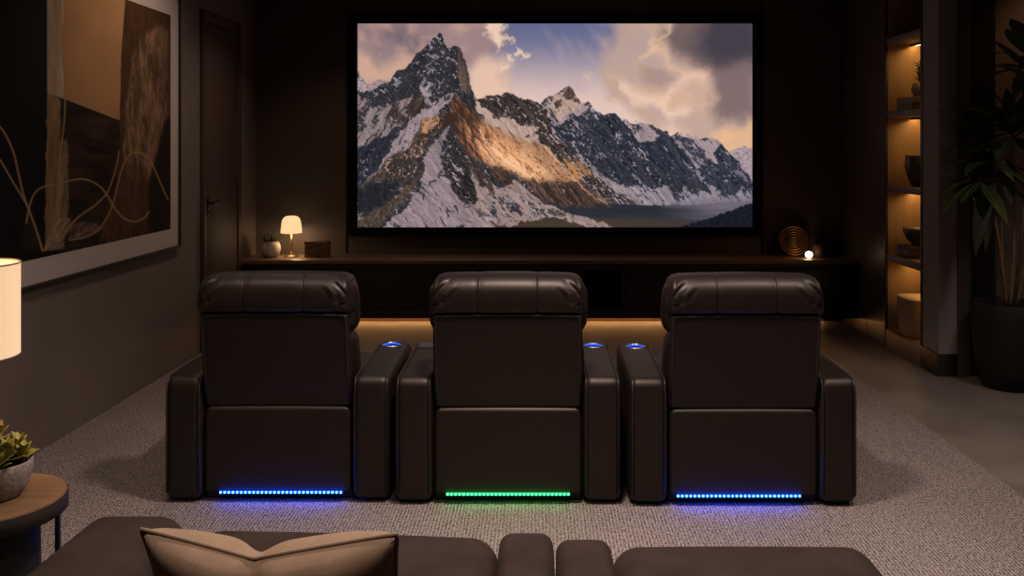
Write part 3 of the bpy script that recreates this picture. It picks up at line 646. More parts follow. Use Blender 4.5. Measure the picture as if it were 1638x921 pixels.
# door in the left wall
door = D.objects.new('door_1', None); COL.objects.link(door); door.location = (XL, 7.43, 0); struct(door)
y0, y1, zt = 6.995 - 7.43, 7.875 - 7.43, 2.665
b = bmesh.new()
box(b, .0, .030, y0, y0 + .065, 0, zt, .004); box(b, .0, .030, y1 - .065, y1, 0, zt, .004); box(b, .0, .030, y0 + .065, y1 - .065, zt - .085, zt, .004)
obj('door_frame', b, M['door_wood'], door, angle=40)
boxobj('door_leaf', (.001, .016, y0 + .068, y1 - .068, .006, zt - .088), M['door_wood'], door, .002)
b = bmesh.new(); box(b, .016, .024, y0 + .092, y0 + .128, 1.06, 1.20, .004)
tube(b, [(.024, y0 + .11, 1.16), (.062, y0 + .11, 1.16)], .010, 10); tube(b, [(.062, y0 + .102, 1.16), (.062, y0 + .25, 1.16)], .011, 10)
cyl(b, .02, y0 + .11, 1.075, 1.10, .008)
obj('door_handle', b, M['black_metal'], door, angle=40)

# rug
rug = boxobj('rug', (XL + .004, 2.20, -1.2, 7.10, .0, .014), M['rug'], bev=.006)
tag(rug, 'large grey-brown looped rug under the three recliners', 'rug')

# ------------------------------------------------------------------ screen
scr = thing('projection_screen', 'wide projection screen showing a sunlit snowy mountain range', 'screen', (.15, YF - .012, .771))
sx0, sx1 = (572 - CX) / (F / 8.36), (1203.5 - CX) / (F / 8.36)
sz0, sz1 = H - (363.5 - CY) / (F / 8.36), H + (CY - 37.5) / (F / 8.36)
W, Hh = 758, 390
xs = np.linspace(572, 1203.5, W); ys = np.linspace(37.5, 363.5, Hh)
GX, GY = np.meshgrid(xs, ys)
pos = np.stack([(GX - CX) / (F / 8.36) - .15, np.full(GX.shape, 8.36 - (YF - .012)), H - (GY - CY) / (F / 8.36) - .771], -1)
painted_grid('picture_surface', W, Hh, pos, film_still(GX, GY), M['film'], scr)
fx0, fx1, fz0, fz1 = sx0 - .083 - .15, sx1 + .078 - .15, sz0 - .083 - .771, sz1 + .078 - .771
ix0, ix1, iz0, iz1 = sx0 - .15, sx1 - .15, sz0 - .771, sz1 - .771
b = bmesh.new()
yf, yb = -.052, -.0
box(b, fx0, ix0, yf, yb, fz0, fz1, .003); box(b, ix1, fx1, yf, yb, fz0, fz1, .003)
box(b, ix0, ix1, yf, yb, fz0, iz0, .003); box(b, ix0, ix1, yf, yb, iz1, fz1, .003)
box(b, ix0, ix1, -.018, yb, iz0, iz1)
obj('screen_frame', b, M['velvet'], scr)

# ------------------------------------------------------------------ floating console
con = thing('media_console', 'long dark floating media console under the projection screen', 'console', (.09, 8.14, 0))
cy0, cy1 = 7.90, YF - .026
cx0, cx1 = XL + .004, XR - .004
def C(name, d, m, par=con, bev=.003):
    return boxobj(name, (d[0] - .09, d[1] - .09, d[2] - 8.14, d[3] - 8.14, d[4], d[5]), m, par, bev)
C('console_top', (cx0, cx1, cy0, cy1, .580, .614), M['top_wood'])
C('carcass', (cx0 + .002, cx1 - .002, cy0 + .026, cy1, .105, .580), M['black'])
kx = lambda px: (px - CX) / (F / 7.90)
C('top_rail', (cx0, cx1, cy0 + .006, cy0 + .026, .530, .580), M['black_lacquer'])
C('bottom_rail', (cx0, cx1, cy0 + .006, cy0 + .026, .105, .190), M['black_lacquer'])
seams = [388, 556, 697, 837, 934]
for a, c in zip(seams, seams[1:]):
    C('drawer_front', (max(kx(a), cx0) + .004, kx(c) - .004, cy0 + .004, cy0 + .026, .194, .526), M['black_lacquer'])
C('equipment_bay', (kx(934) + .004, kx(993), cy0 + .016, cy0 + .026, .194, .526), M['velvet'])
C('divider', (kx(994.5), kx(999.5), cy0 + .004, cy0 + .026, .105, .580), M['black_lacquer'])
for a, c in ((1000, 1184), (1184, 1368)):
    C('drawer_front', (kx(a) + .004, min(kx(c), cx1) - .004, cy0 + .004, cy0 + .026, .194, .526), M['black_lacquer'])
C('plinth', (cx0 + .30, cx1 - .16, 8.33, 8.365, 0, .105), M['shelf'])  # added support: holds the strip low and catches its glow as a line
o = C('led_strip', (cx0 + .34, cx1 - .20, 8.314, 8.3295, .046, .053), M['led_warm'], con, 0); o['label'] = 'warm light strip under the console'
ZT = .614

# ------------------------------------------------------------------ console ornaments
def leaf(bm, base, direction, length, width, droop=.3, up=Vector((0, 0, 1)), n=7, fold=.25, roll=0.0, mat_i=0, tip=1.0):
    """a single lanceolate leaf: folded blade of n segments that bends down along its length"""
    d = Vector(direction).normalized(); p = Vector(base); side = d.cross(up)
    if side.length < 1e-3: side = Vector((1, 0, 0))
    side.normalize(); side = (Matrix.Rotation(roll, 3, d) @ side)
    rows = []
    for i in range(n + 1):
        t = i / n
        w = width * .5 * (math.sin(math.pi * min(1, t ** .8 * .96 + .04)) ** .85) if i < n else 0
        nr = side.cross(d).normalized()
        rows.append((bm.verts.new(p - side * w + nr * fold * w), bm.verts.new(p), bm.verts.new(p + side * w + nr * fold * w)) if w > 1e-5 else (bm.verts.new(p),))
        p = p + d * (length / n); d = (d + Vector((0, 0, -1)) * (droop / n)).normalized()
        side = (side - d * side.dot(d)).normalized()
    for a, c in zip(rows, rows[1:]):
        if len(a) == 3 and len(c) == 3:
            f = [bm.faces.new((a[0], a[1], c[1], c[0])), bm.faces.new((a[1], a[2], c[2], c[1]))]
        elif len(a) == 3: f = [bm.faces.new((a[0], a[1], c[0])), bm.faces.new((a[1], a[2], c[0]))]
        elif len(c) == 3: f = [bm.faces.new((a[0], c[1], c[0])), bm.faces.new((a[0], c[2], c[1]))]
        else: f = []
        for q in f: q.material_index = mat_i
    return [r[1].co.copy() if len(r) == 3 else r[0].co.copy() for r in rows]

# white pot with a tufted plant
p = at(433, 411, 8.115)
pt = thing('potted_plant', 'small round white pot with spiky green plant at console left end', 'plant', (p.x, p.y, ZT))
obj('pot', lathe([(0, 0), (.050, 0), (.074, .022), (.087, .066), (.084, .105), (.070, .140), (.062, .142), (.064, .120), (0, .118)]), M['white_pot'], pt, True)
obj('soil', lathe([(0, .124), (.064, .122)]), M['soil'], pt)
b = bmesh.new()
for i in range(70):
    a = random.uniform(0, 2 * math.pi); e = random.uniform(.25, 1.0); r = random.uniform(0, .045)
    leaf(b, (r * math.cos(a), r * math.sin(a), .122), (math.cos(a) * (1 - e * .75), math.sin(a) * (1 - e * .75), e), random.uniform(.07, .125), .014, random.uniform(.2, .9), n=5)
obj('foliage', b, M['leaf_grass'], pt, True)
# small mushroom table lamp
p = at(466, 407, 8.16)
lp = thing('table_lamp', 'small brass table lamp with glowing dome shade on the console', 'lamp', (p.x, p.y, ZT))
obj('base', lathe([(0, 0), (.066, 0), (.068, .006), (.064, .012), (.016, .016), (0, .016)]), M['brass'], lp, True)
obj('stem', lathe([(0, .012), (.010, .012), (.010, .232), (0, .232)], 16), M['brass'], lp, True)
obj('lamp_shade', lathe([(.088, .212), (.094, .214), (.093, .240), (.0905, .265), (.088, .290), (.084, .314), (.078, .333), (.070, .347), (.060, .3565), (.046, .3630), (.028, .3665), (0, .3675)]), M['lamp_glass'], lp, True)
# carved box
p = at(508, 408, 8.15)
bx = thing('storage_box', 'carved brown box beside the small lamp on the console', 'box', (p.x, p.y, ZT))
b = bmesh.new()
box(b, -.105, .105, -.055, .055, 0, .118, .006)
for i in range(13):
    for j in range(7):
        cx_, cz_ = -.093 + i * .0155 + (.0075 if j % 2 else 0), .012 + j * .0155
        if abs(cx_) < .097:
            q = lathe([(.0072, 0), (.0055, .004), (.0030, .0042), (.0022, .0012), (0, .001)], 8)
            bmesh.ops.rotate(q, matrix=Matrix.Rotation(math.pi / 2, 3, 'X'), verts=q.verts[:]); bmesh.ops.translate(q, vec=(cx_, -.0545, cz_), verts=q.verts[:])
            me = D.meshes.new('t'); q.to_mesh(me); q.free(); b.from_mesh(me); D.meshes.remove(me)
obj('box_body', b, M['rattan'], bx, angle=40)
boxobj('lid', (-.108, .108, -.058, .058, .1185, .142), M['rattan'], bx, .005)
# concentric ring ornament
p = at(1270, 409, 8.20)
rg = thing('ring_sculpture', 'round bronze ornament of concentric rings standing on the console', 'sculpture', (p.x, p.y, ZT))
b = bmesh.new()
for R_, r_ in ((.128, .012), (.104, .010), (.080, .010), (.057, .009), (.034, .008)): torus(b, R_, r_, 44, 8)
bmesh.ops.rotate(b, matrix=Matrix.Rotation(math.radians(80), 3, 'X'), verts=b.verts[:]); bmesh.ops.translate(b, vec=(0, 0, .139), verts=b.verts[:])
obj('rings', b, M['gold_dark'], rg, True)
b = lathe([(0, -.005), (.13, -.005), (.13, .002), (0, .002)], 44)
bmesh.ops.rotate(b, matrix=Matrix.Rotation(math.radians(80), 3, 'X'), verts=b.verts[:]); bmesh.ops.translate(b, vec=(0, .006, .139), verts=b.verts[:])
obj('backing_disc', b, M['rattan'], rg)
# glowing ball
p = at(1294, 414, 7.99)
b = bmesh.new(); bmesh.ops.create_uvsphere(b, u_segments=28, v_segments=16, radius=.033)
bl = thing('ball_lamp', 'small glowing white ball light on the console right end', 'lamp', (p.x, p.y, ZT))
bmesh.ops.translate(b, vec=(0, 0, .037), verts=b.verts[:]); obj('globe', b, M['ball'], bl, True)
obj('base', lathe([(0, 0), (.020, 0), (.020, .005), (.014, .008), (0, .008)], 20), M['brass'], bl, True)
# small pot behind the ball
p = at(1309, 411, 8.14)
sp = thing('potted_plant', 'small brown pot with short leaves behind the glowing ball', 'plant', (p.x, p.y, ZT))
obj('pot', lathe([(0, 0), (.046, 0), (.052, .004), (.056, .115), (.050, .117), (.048, .100), (0, .098)]), M['small_pot'], sp, True)
b = bmesh.new()
for i in range(26):
    a = random.uniform(0, 2 * math.pi); e = random.uniform(.3, 1.0)
    leaf(b, (.02 * math.cos(a), .02 * math.sin(a), .098), (math.cos(a) * (1.1 - e), math.sin(a) * (1.1 - e), e), random.uniform(.04, .085), .018, .5, n=5)
obj('foliage', b, M['leaf_grass'], sp, True)

# ------------------------------------------------------------------ things in the niche
zs = [z1 for z0, z1 in SH]
bk = thing('book', 'lower book under the vase on the upper lit shelf', 'book', (XR + .150, 7.05, zs[2]), 'books lying on the upper shelf')
boxobj('cover', (-.10, .10, -.15, .15, 0, .052), M['book'], bk, .004); boxobj('pages', (-.096, .103, -.147, .147, .006, .046), M['paper'], bk, .002)
bk2 = copy_tree(bk); bk2.location = (XR + .155, 7.045, zs[2] + .0525); bk2.rotation_euler = (0, 0, .05)
bk2['label'] = 'upper book of the pair, carrying the small vase on the shelf'
for ch in bk2.children:
    if ch.name.startswith('cover'): ch.data = ch.data.copy(); ch.data.materials[0] = M['book_b']
va = thing('vase', 'small round vase with green sprigs on the pair of books', 'vase', (XR + .165, 7.02, zs[2] + .105))
obj('vase_body', lathe([(0, 0), (.042, 0), (.062, .030), (.068, .065), (.058, .100), (.046, .112), (.040, .110), (.046, .09), (0, .085)]), M['stone_pot'], va, True)
b = bmesh.new()
for i in range(9):
    a = random.uniform(0, 2 * math.pi); h_ = random.uniform(.10, .19); lean = random.uniform(.0, .05)
    top = Vector((lean * math.cos(a), lean * math.sin(a), .10 + h_))
    tube(b, [(.01 * math.cos(a), .01 * math.sin(a), .088), top], .0025, 5)
    for j in range(10):
        t = .25 + .75 * j / 9; q = top * t + Vector((0, 0, .088)) * (1 - t); aa = j * 2.4 + a
        leaf(b, q, (math.cos(aa), math.sin(aa), .5), .045, .022, .4, n=4)
obj('sprigs', b, M['leaf_var'], va, True)
ju = thing('jug', 'dark rounded ceramic jar with rim on the third shelf up', 'jar', (XR + .160, 7.02, zs[1]))
obj('jar_body', lathe([(0, 0), (.055, 0), (.068, .020), (.094, .090), (.110, .160), (.108, .195), (.101, .208), (.104, .216), (.105, .243), (.097, .243), (.095, .212), (.098, .16), (0, .05)]), M['bowl'], ju, True)
wb = thing('wooden_block', 'low carved dark box beneath the bowl on the second shelf', 'box', (XR + .150, 7.04, zs[0]))
boxobj('box_body', (-.105, .105, -.13, .13, 0, .066), M['box_wood'], wb, .005); boxobj('lid', (-.108, .108, -.133, .133, .0665, .088), M['box_wood'], wb, .005)
bo = thing('bowl', 'dark wide bowl resting on the low carved box', 'bowl', (XR + .165, 7.03, zs[0] + .088))
obj('bowl_body', lathe([(0, 0), (.055, 0), (.060, .012), (.095, .045), (.120, .095), (.124, .135), (.117, .136), (.110, .095), (.085, .045), (0, .025)]), M['bowl'], bo, True)
bs = thing('basket', 'stacked pale woven basket on the bottom of the lit niche', 'basket', (XR + .160, 7.03, .135))
def squircle(prof, ax, ay, m=3.6, n=56):
    bm = bmesh.new(); rings = []
    for k, z in prof:
        ring = []
        for i in range(n):
            a = 2 * math.pi * i / n; c, d_ = math.cos(a), math.sin(a)
            ring.append(bm.verts.new((math.copysign(abs(c) ** (2 / m), c) * ax * k, math.copysign(abs(d_) ** (2 / m), d_) * ay * k, z)))
        rings.append(ring)
    for a, c in zip(rings, rings[1:]):
        for i in range(n): bm.faces.new((a[i], a[(i + 1) % n], c[(i + 1) % n], c[i]))
    bm.faces.new(rings[0][::-1]); bm.faces.new(rings[-1])
    bmesh.ops.recalc_face_normals(bm, faces=bm.faces[:])
    return bm
obj('lower_tier', squircle([(.80, 0), (.84, .004), (.90, .05), (.945, .100), (.96, .140), (.955, .148)], .140, .165), M['basket'], bs, angle=50)
obj('upper_tier', squircle([(.93, .149), (.96, .152), (.98, .20), (1.0, .25), (1.01, .280), (1.0, .287)], .140, .165), M['basket'], bs, angle=50)
obj('lid', squircle([(.99, .2875), (1.015, .289), (1.015, .298), (.98, .303), (.5, .307)], .140, .165), M['basket_lid'], bs, angle=50)

# ------------------------------------------------------------------ recliners
def round_hole(o, xc, yc, r, depth, n=36):
    """opens a round well in the top of a mesh: square patch out, ring of faces from its rim to the circle, wall down"""
    bm = bmesh.new(); bm.from_mesh(o.data)
    up = [f for f in bm.faces if f.normal.z > .9]
    for co, no in (((xc - r - .006, 0, 0), (1, 0, 0)), ((xc + r + .006, 0, 0), (1, 0, 0)), ((0, yc - r - .006, 0), (0, 1, 0)), ((0, yc + r + .006, 0), (0, 1, 0))):
        up = [f for f in bm.faces if f.normal.z > .9]
        geom = list({e for f in up for e in f.edges} | {v for f in up for v in f.verts} | set(up))
        bmesh.ops.bisect_plane(bm, geom=geom, plane_co=co, plane_no=no, dist=1e-6)
    bm.normal_update()
    h = r + .0065
    kill = [f for f in bm.faces if f.normal.z > .9 and abs(f.calc_center_median().x - xc) < h and abs(f.calc_center_median().y - yc) < h]
    bmesh.ops.delete(bm, geom=kill, context='FACES')
    rim = [e for e in bm.edges if e.is_boundary and all(abs(v.co.x - xc) < h + .001 and abs(v.co.y - yc) < h + .001 and v.co.z > .5 for v in e.verts)]
    zc = sum(v.co.z for e in rim for v in e.verts) / max(1, 2 * len(rim))
    top = [bm.verts.new((xc + r * math.cos(2 * math.pi * i / n), yc + r * math.sin(2 * math.pi * i / n), zc)) for i in range(n)]
    low = [bm.verts.new(v.co - Vector((0, 0, depth))) for v in top]
    ring = [bm.edges.new((top[i], top[(i + 1) % n])) for i in range(n)]
    bmesh.ops.bridge_loops(bm, edges=rim + ring)
    for i in range(n):
        bm.faces.new((top[i], top[(i + 1) % n], low[(i + 1) % n], low[i]))
    bm.faces.new(low)
    bm.normal_update(); bm.to_mesh(o.data); bm.free()
    o.data.polygons.foreach_set('use_smooth', [True] * len(o.data.polygons)); o.data.set_sharp_from_angle(angle=math.radians(45))
ARM_L, ARM_Y = .72, .60           # arm length, cup holder distance from the back
def lean(z): return -.090 * max(0, (z - .44)) / .5          # backrest tips towards the rear
def arm_fn(x, y, z):
    t = max(0, min(1, (z - .35) / .25))
    return (x, y, z + .016 * t * (y / ARM_L))
def make_arm(par, s, fitting):
    x0, x1 = (s * .334, s * .503) if s > 0 else (s * .503, s * .334)
    a = obj('arm', softbox(x0, x1, 0, ARM_L, .012, .562, .040, (6, 12, 12), .006, arm_fn), M['leather'], par, True)
    xc = (x0 + x1) / 2 - s * .004; zt = .562 + .016 * ARM_Y / ARM_L
    for e in (x0 + .013, x1 - .013):
        pts = [(e, -.0015 + .002, .05), (e, -.0005, .30), (e, .0005, .49), (e, .009, .530), (e, .030, .5555)] + [(e, yy, .5565 + .016 * yy / ARM_L) for yy in (.08, .2, .35, .5, .64)]
        obj('piping', tube(bmesh.new(), pts, .0042, 6), M['piping'], a, True)
    if fitting == 'cup':
        round_hole(a, xc, ARM_Y, .0485, .076)
        h = obj('cup_holder', lathe([(.0475, .002), (.0478, -.070), (.046, -.071), (.0445, -.069), (.0452, .002)], 36), M['cup'], a, True)
        h.location = (xc, ARM_Y, zt); h['label'] = 'blue lit cup holder'
        r = obj('rim', lathe([(.0452, .000), (.0462, .0035), (.0490, .0050), (.0518, .0035), (.0528, -.001)], 40), M['chrome'], h, True); r['label'] = 'thin bright metal rim'
        obj('light_ring', torus(bmesh.new(), .0440, .0016, 36, 6, -.003), M['cup_led'], h, True)
        obj('cup_floor', lathe([(0, -.0695), (.0445, -.0695)], 30), M['cup_floor'], h)
    elif fitting == 'tray':
        t = obj('control_panel', softbox(xc - .058, xc + .058, ARM_Y - .060, ARM_Y + .055, zt - .006, zt + .006, .004, (3, 3, 2), 0), M['tray'], a, True)
        t['label'] = 'flat blue-grey panel on the arm top'
        obj('trim_strip', boxobj('t', (xc - .058, xc + .058, ARM_Y - .064, ARM_Y - .059, zt - .004, zt + .006), M['chrome'], None, 0).data and tube(bmesh.new(), [(xc - .056, ARM_Y - .062, zt + .0045), (xc + .056, ARM_Y - .062, zt + .0045)], .002, 6), M['chrome'], t)
        D.objects.remove(D.objects['t'])
    return a
FOLDS = [(.950, 58, .085, .75), (.922, 47, .125, 1.25), (.893, 31, .140, 1.3), (.869, 13, .120, .55)]   # height on the end seam, angle, length, depth
def headrest_bm():
    """puffed head bolster rolled over the top of the back: gathers run in from both end seams, two stitched seams cross it"""
    bm = bmesh.new(); NV = 84
    z0, z1, yf, yb, W2 = .8500, 1.026, .150, -.066, .331
    us = sorted({round(-1 + 2 * i / 120, 5) for i in range(121)} | {round((c + k * .0016) / W2, 5) for c in (-.130, .130) for k in range(-8, 9)} | {round(q * (.80 + .2 * i / 44), 5) for q in (-1, 1) for i in range(45)})
    cz, hz = (z0 + z1) / 2, (z1 - z0) / 2
    cyy, hy = (yb + yf) / 2, (yf - yb) / 2
    def P(u, v):
        x = u * W2; ang = math.pi * 1.25 - v * 2 * math.pi; ca, sa = math.cos(ang), math.sin(ang)
        e = (.78 if sa > 0 else .40) if ca < 0 else .55
        yy = math.copysign(abs(ca) ** e, ca) * hy; zz = math.copysign(abs(sa) ** e, sa) * hz
        au = abs(u)
        rr = max(0, (au - .80) / .20); k = 1 - math.sqrt(max(0, 1 - rr ** 2.4))
        if zz > 0: zz -= zz * .42 * k
        r2 = max(0, (au - .93) / .07); yy *= 1 - (.16 if zz > 0 else .10) * (1 - math.sqrt(max(0, 1 - r2 ** 2))) - (.10 * k if zz > 0 else 0)
        zz -= .008 * au ** 2 * (1 if zz > 0 else 0)
        n = Vector((0, yy / hy, zz / hz)).normalized()
        if yy < 0: yy -= .010 * (1 - au ** 4) * max(0, 1 - (zz / hz) ** 2)
        for sx in (-.130, .130):
            q = x - sx
            g_ = .0034 * math.exp(-(q / .0020) ** 2) - .0008 * math.exp(-((abs(q) - .0058) / .0025) ** 2) + .0022 * math.exp(-(q / .018) ** 2)
            yy -= n.y * g_; zz -= n.z * g_
        if yy < .03:
            for s_ in (-1, 1):
                if x * s_ < .12: continue
                wig = 0
                for fz, fa, fl, fd in FOLDS:
                    px_, pz_ = W2 - x * s_, (cz + zz) - fz
                    c, d_ = math.cos(math.radians(fa)), math.sin(math.radians(fa))
                    al, ac = px_ * c + pz_ * d_, -px_ * d_ + pz_ * c
                    ac += .006 * math.sin(al * 34 + fa)
                    if -.01 < al < fl:
                        t = al / fl
                        f_ = fd * max(0, min(1, (al + .01) / .02)) * (1 - t) ** .7
                        w_ = .0042 + .0045 * t
                        wig += f_ * max(0, min(1, (px_ + .004) / .022)) * (-.0100 * math.exp(-(ac / w_) ** 2) + .0075 * math.exp(-((ac - 2.1 * w_) / (1.5 * w_)) ** 2))
                m_ = max(0, min(1, (.03 - yy) / .05))
                yy += n.y * wig * m_; zz += n.z * wig * m_ * .6
        z = cz + zz
        return (x, yy + cyy, z)
    V = [[bm.verts.new(P(u, j / NV)) for j in range(NV)] for u in us]
    for a, c in zip(V, V[1:]):
        for j in range(NV):
            k = (j + 1) % NV
            bm.faces.new((a[j], c[j], c[k], a[k]))
    for row in (V[0], V[-1]):
        c = sum((v.co for v in row), Vector()) / NV
        s_ = 1 if c.x > 0 else -1
        last = row
        for f_, dx in ((.10, .006), (.30, .012), (.62, .014)):
            nxt = [bm.verts.new(v.co.lerp(c, f_) + Vector((dx * s_, 0, 0))) for v in row]
            for j in range(NV):
                k = (j + 1) % NV; bm.faces.new((last[j], last[k], nxt[k], nxt[j]))
            last = nxt
        cv = bm.verts.new(c + Vector((.015 * s_, 0, 0)))
        for j in range(NV): bm.faces.new((last[j], last[(j + 1) % NV], cv))
    bmesh.ops.recalc_face_normals(bm, faces=bm.faces[:])
    return bm
def taper(x, y, z):               # the back is a little wider at the top and leans back
    k = 1.0
    return (x * k, y + lean(z), z)
def base_fn(x, y, z):             # lower panel: top corners cut off
    k = max(0, (z - .390)) / .035
    return (x * (1 - .045 * min(1, k) ** 1.5), y, z)
LEDN = 30
led_bm = bmesh.new(); bmesh.ops.create_uvsphere(led_bm, u_segments=10, v_segments=6, radius=.0056)
LED_ME = {}
for nm in ('led_blue', 'led_green'):
    LED_ME[nm] = D.meshes.new('led'); led_bm.to_mesh(LED_ME[nm]); LED_ME[nm].materials.append(M[nm])
led_bm.free()
def make_recliner(label, loc, left_fit, right_fit, led, nled, shift=0.0):
    t = thing('recliner_chair', label, 'armchair', loc, 'row of three home cinema recliners')
    make_arm(t, -1, left_fit); make_arm(t, 1, right_fit)
    obj('base_panel', softbox(-.3265, .3265, .012, .075, .046, .425, .016, (12, 3, 12), .004, base_fn), M['leather'], t, True)
    obj('base_box', box(bmesh.new(), -.318, .318, .08, .68, .06, .40), M['seat_dark'], t)
    obj('foot_rail', box(bmesh.new(), -.325, .325, .05, .62, .014, .06), M['seat_dark'], t)
    bp = obj('back_panel', softbox(-.3255, .3255, .020, .066, .427, .853, .014, (14, 3, 14), .005, taper), M['leather'], t, True)
    e, zt_ = .3165, .857
    def tp(x, z, off=.0): q = taper(x, .0200 + off, z); return q
    pts = [tp(-e, .45), tp(-e, .60), tp(-e, .75), tp(-e, .834), tp(-e + .008, .847), tp(-.1, .8505), tp(.1, .8505), tp(e - .008, .847), tp(e, .834), tp(e, .75), tp(e, .60), tp(e, .45)]
    obj('piping', tube(bmesh.new(), pts, .0045, 6), M['piping'], bp, True)
    obj('headrest', headrest_bm(), M['leather'], t, True)
    obj('back_cushion', softbox(-.334, .334, .064, .205, .74, 1.0, .060, (10, 6, 8), .020, lambda x, y, z: (x * (1.012 - .03 * abs(z - .87)), y + lean(z) + .01, z)), M['leather'], t, True)
    obj('lumbar_cushion', softbox(-.345, .345, .064, .250, .42, .76, .060, (10, 6, 8), .016, lambda x, y, z: (x * .95, y + lean(z), z)), M['leather'], t, True)
    obj('seat', softbox(-.326, .326, .22, .80, .34, .50, .055, (10, 10, 5), .02), M['leather'], t, True)
    obj('footrest', softbox(-.322, .322, .745, .83, .06, .37, .04, (10, 4, 8), .01), M['leather'], t, True)
    st = obj('led_strip', box(bmesh.new(), -.276, .276, .006, .016, .0405, .0535, .003), M['strip_' + led[4:]], t)
    st['label'] = ('green' if led == 'led_green' else 'blue') + ' row of lights under the back panel'
    st.location.x = shift
    for i in range(nled):
        o = D.objects.new('led', LED_ME[led]); COL.objects.link(o); o.parent = st
        o.location = (-.268 + .536 * i / (nled - 1), .0055, .047)
    return t
make_recliner('left black-brown leather recliner with blue light strip, nearest the door', (-1.167, 4.035, .014), None, 'cup', 'led_blue', LEDN, .016)
make_recliner('middle black-brown leather recliner with green light strip at its base', (-.137, 4.012, .014), 'tray', 'cup', 'led_green', LEDN + 1)
make_recliner('right black-brown leather recliner with blue light strip, nearest the shelves', (.904, 3.992, .014), 'cup', 'cup', 'led_blue', LEDN, -.022)

# ------------------------------------------------------------------ framed abstract picture on the left wall
art = thing('framed_painting', 'large framed abstract painting with looping cream lines on left wall', 'painting', (XL, 5.2, .9))
ya, yb_, za, zb = 3.75, 6.525, .895, 2.655
def A(name, x0, x1, y0, y1, z0, z1, m, bev=.002): return boxobj(name, (x0, x1, y0 - 5.2, y1 - 5.2, z0 - .9, z1 - .9), m, art, bev)
b = bmesh.new()
fw = .014
for d in ((0, .036, ya - fw, ya, za - fw, zb + fw), (0, .036, yb_, yb_ + fw, za - fw, zb + fw), (0, .036, ya, yb_, za - fw, za), (0, .036, ya, yb_, zb, zb + fw)):
    box(b, d[0], d[1], d[2] - 5.2, d[3] - 5.2, d[4] - .9, d[5] - .9, .002)
obj('picture_frame', b, M['black'], art)
A('mat_board', .002, .020, ya, yb_, za, zb, M['mat_board'], 0)
iy0, iy1, iz0_, iz1_ = ya + .135, yb_ - .140, za + .128, zb - .128
W, Hh = 500, 430
yy = np.linspace(iy0, iy1, W); zz = np.linspace(iz1_, iz0_, Hh)
GY, GZ = np.meshgrid(yy, zz)
PX = CX - 2.595 * F / GY; PY = CY + (H - GZ) * F / GY
pos = np.stack([np.full(GY.shape, .0205), GY - 5.2, GZ - .9], -1)
rgb = abstract_art(PX, PY)
painted_grid('canvas', W, Hh, pos, rgb, M['art'], art)

# ------------------------------------------------------------------ side table, lamp and succulent at the near left
tx, ty, tz = -1.770, 2.92, .471
tb = thing('side_table', 'round walnut side table with dark drum base beside the sofa', 'table', (tx, ty, .014))
obj('table_top', lathe([(0, .401), (.214, .401), (.224, .407), (.2245, .449), (.221, .4565), (0, .457)], 64), M['table_wood'], tb, angle=50)
obj('edge_band', lathe([(.2225, .4005), (.2265, .402), (.2275, .441), (.2250, .4525)], 64), M['dark_edge'], tb, True)
obj('drum_base', lathe([(0, 0), (.145, 0), (.150, .006), (.145, .36), (.141, .4010), (0, .4010)], 48), M['dark_pot'], tb, angle=50)
for a in (8, 128, 248):
    c, s = math.cos(math.radians(a)) * .207, math.sin(math.radians(a)) * .207
    obj('leg', box(bmesh.new(), c - .007, c + .007, s - .007, s + .007, 0, .402, .002), M['black_metal'], tb)
su = thing('potted_succulent', 'speckled stone bowl pot of yellow-green succulent on the side table', 'plant', (-1.748, 2.93, tz))
obj('pot', lathe([(0, 0), (.058, 0), (.070, .006), (.090, .040), (.100, .085), (.101, .112), (.098, .116), (.093, .114), (.091, .094), (0, .090)], 48), M['stone_pot'], su, True)
obj('soil', lathe([(0, .098), (.091, .096)], 30), M['soil'], su)
b = bmesh.new()
def rosette(cx_, cy_, z, h, n, L_):
    tube(b, [(cx_, cy_, .090), (cx_ * 1.15, cy_ * 1.15, z + h)], .005, 6)
    for i in range(n):
        t = i / (n - 1); a = i * 2.399 + cx_ * 40
        e = .15 + 1.1 * t
        q = Vector((cx_ * (1 + .15 * t), cy_ * (1 + .15 * t), z + h * t))
        leaf(b, q, (math.cos(a), math.sin(a), e), L_ * (1.05 - .45 * t), .033 * (1.1 - .4 * t), -.25, n=6, fold=.35)
for cx_, cy_, h, L_ in ((-.055, .0, .06, .062), (-.015, -.045, .045, .062), (-.012, .02, .10, .062), (.035, -.01, .06, .058), (.055, .03, .035, .052), (-.045, .05, .08, .06), (.02, .06, .055, .055), (.03, -.055, .03, .055), (-.06, -.045, .03, .058)):
    rosette(cx_, cy_, .104, h * .95, 15, L_ * 1.22)
obj('foliage', b, M['leaf_var'], su, True)
ld = thing('table_lamp', 'drum shade table lamp glowing cream at the far left edge', 'lamp', (-1.884, 3.00, tz))
obj('base', lathe([(0, 0), (.060, 0), (.062, .008), (.056, .014), (.012, .022), (0, .022)]), M['black_metal'], ld, True)
obj('stem', lathe([(0, .02), (.009, .02), (.009, .51), (0, .51)], 16), M['black_metal'], ld, True)
obj('lamp_shade', lathe([(.147, .436), (.1475, .436), (.1475, .742), (.147, .742), (.145, .742), (.145, .436), (.147, .436)], 64), M['shade'], ld, angle=40)
obj('shade_trim', torus(bmesh.new(), .1465, .0030, 64, 8, .742), M['shade_trim'], ld, True)
obj('shade_trim', torus(bmesh.new(), .1465, .0026, 64, 8, .436), M['shade_trim'], ld, True)
b = bmesh.new()
for k in range(3):
    a = k * 2 * math.pi / 3; tube(b, [(.008 * math.cos(a), .008 * math.sin(a), .505), (.145 * math.cos(a), .145 * math.sin(a), .710)], .0025, 6)
obj('shade_spider', b, M['black_metal'], ld)
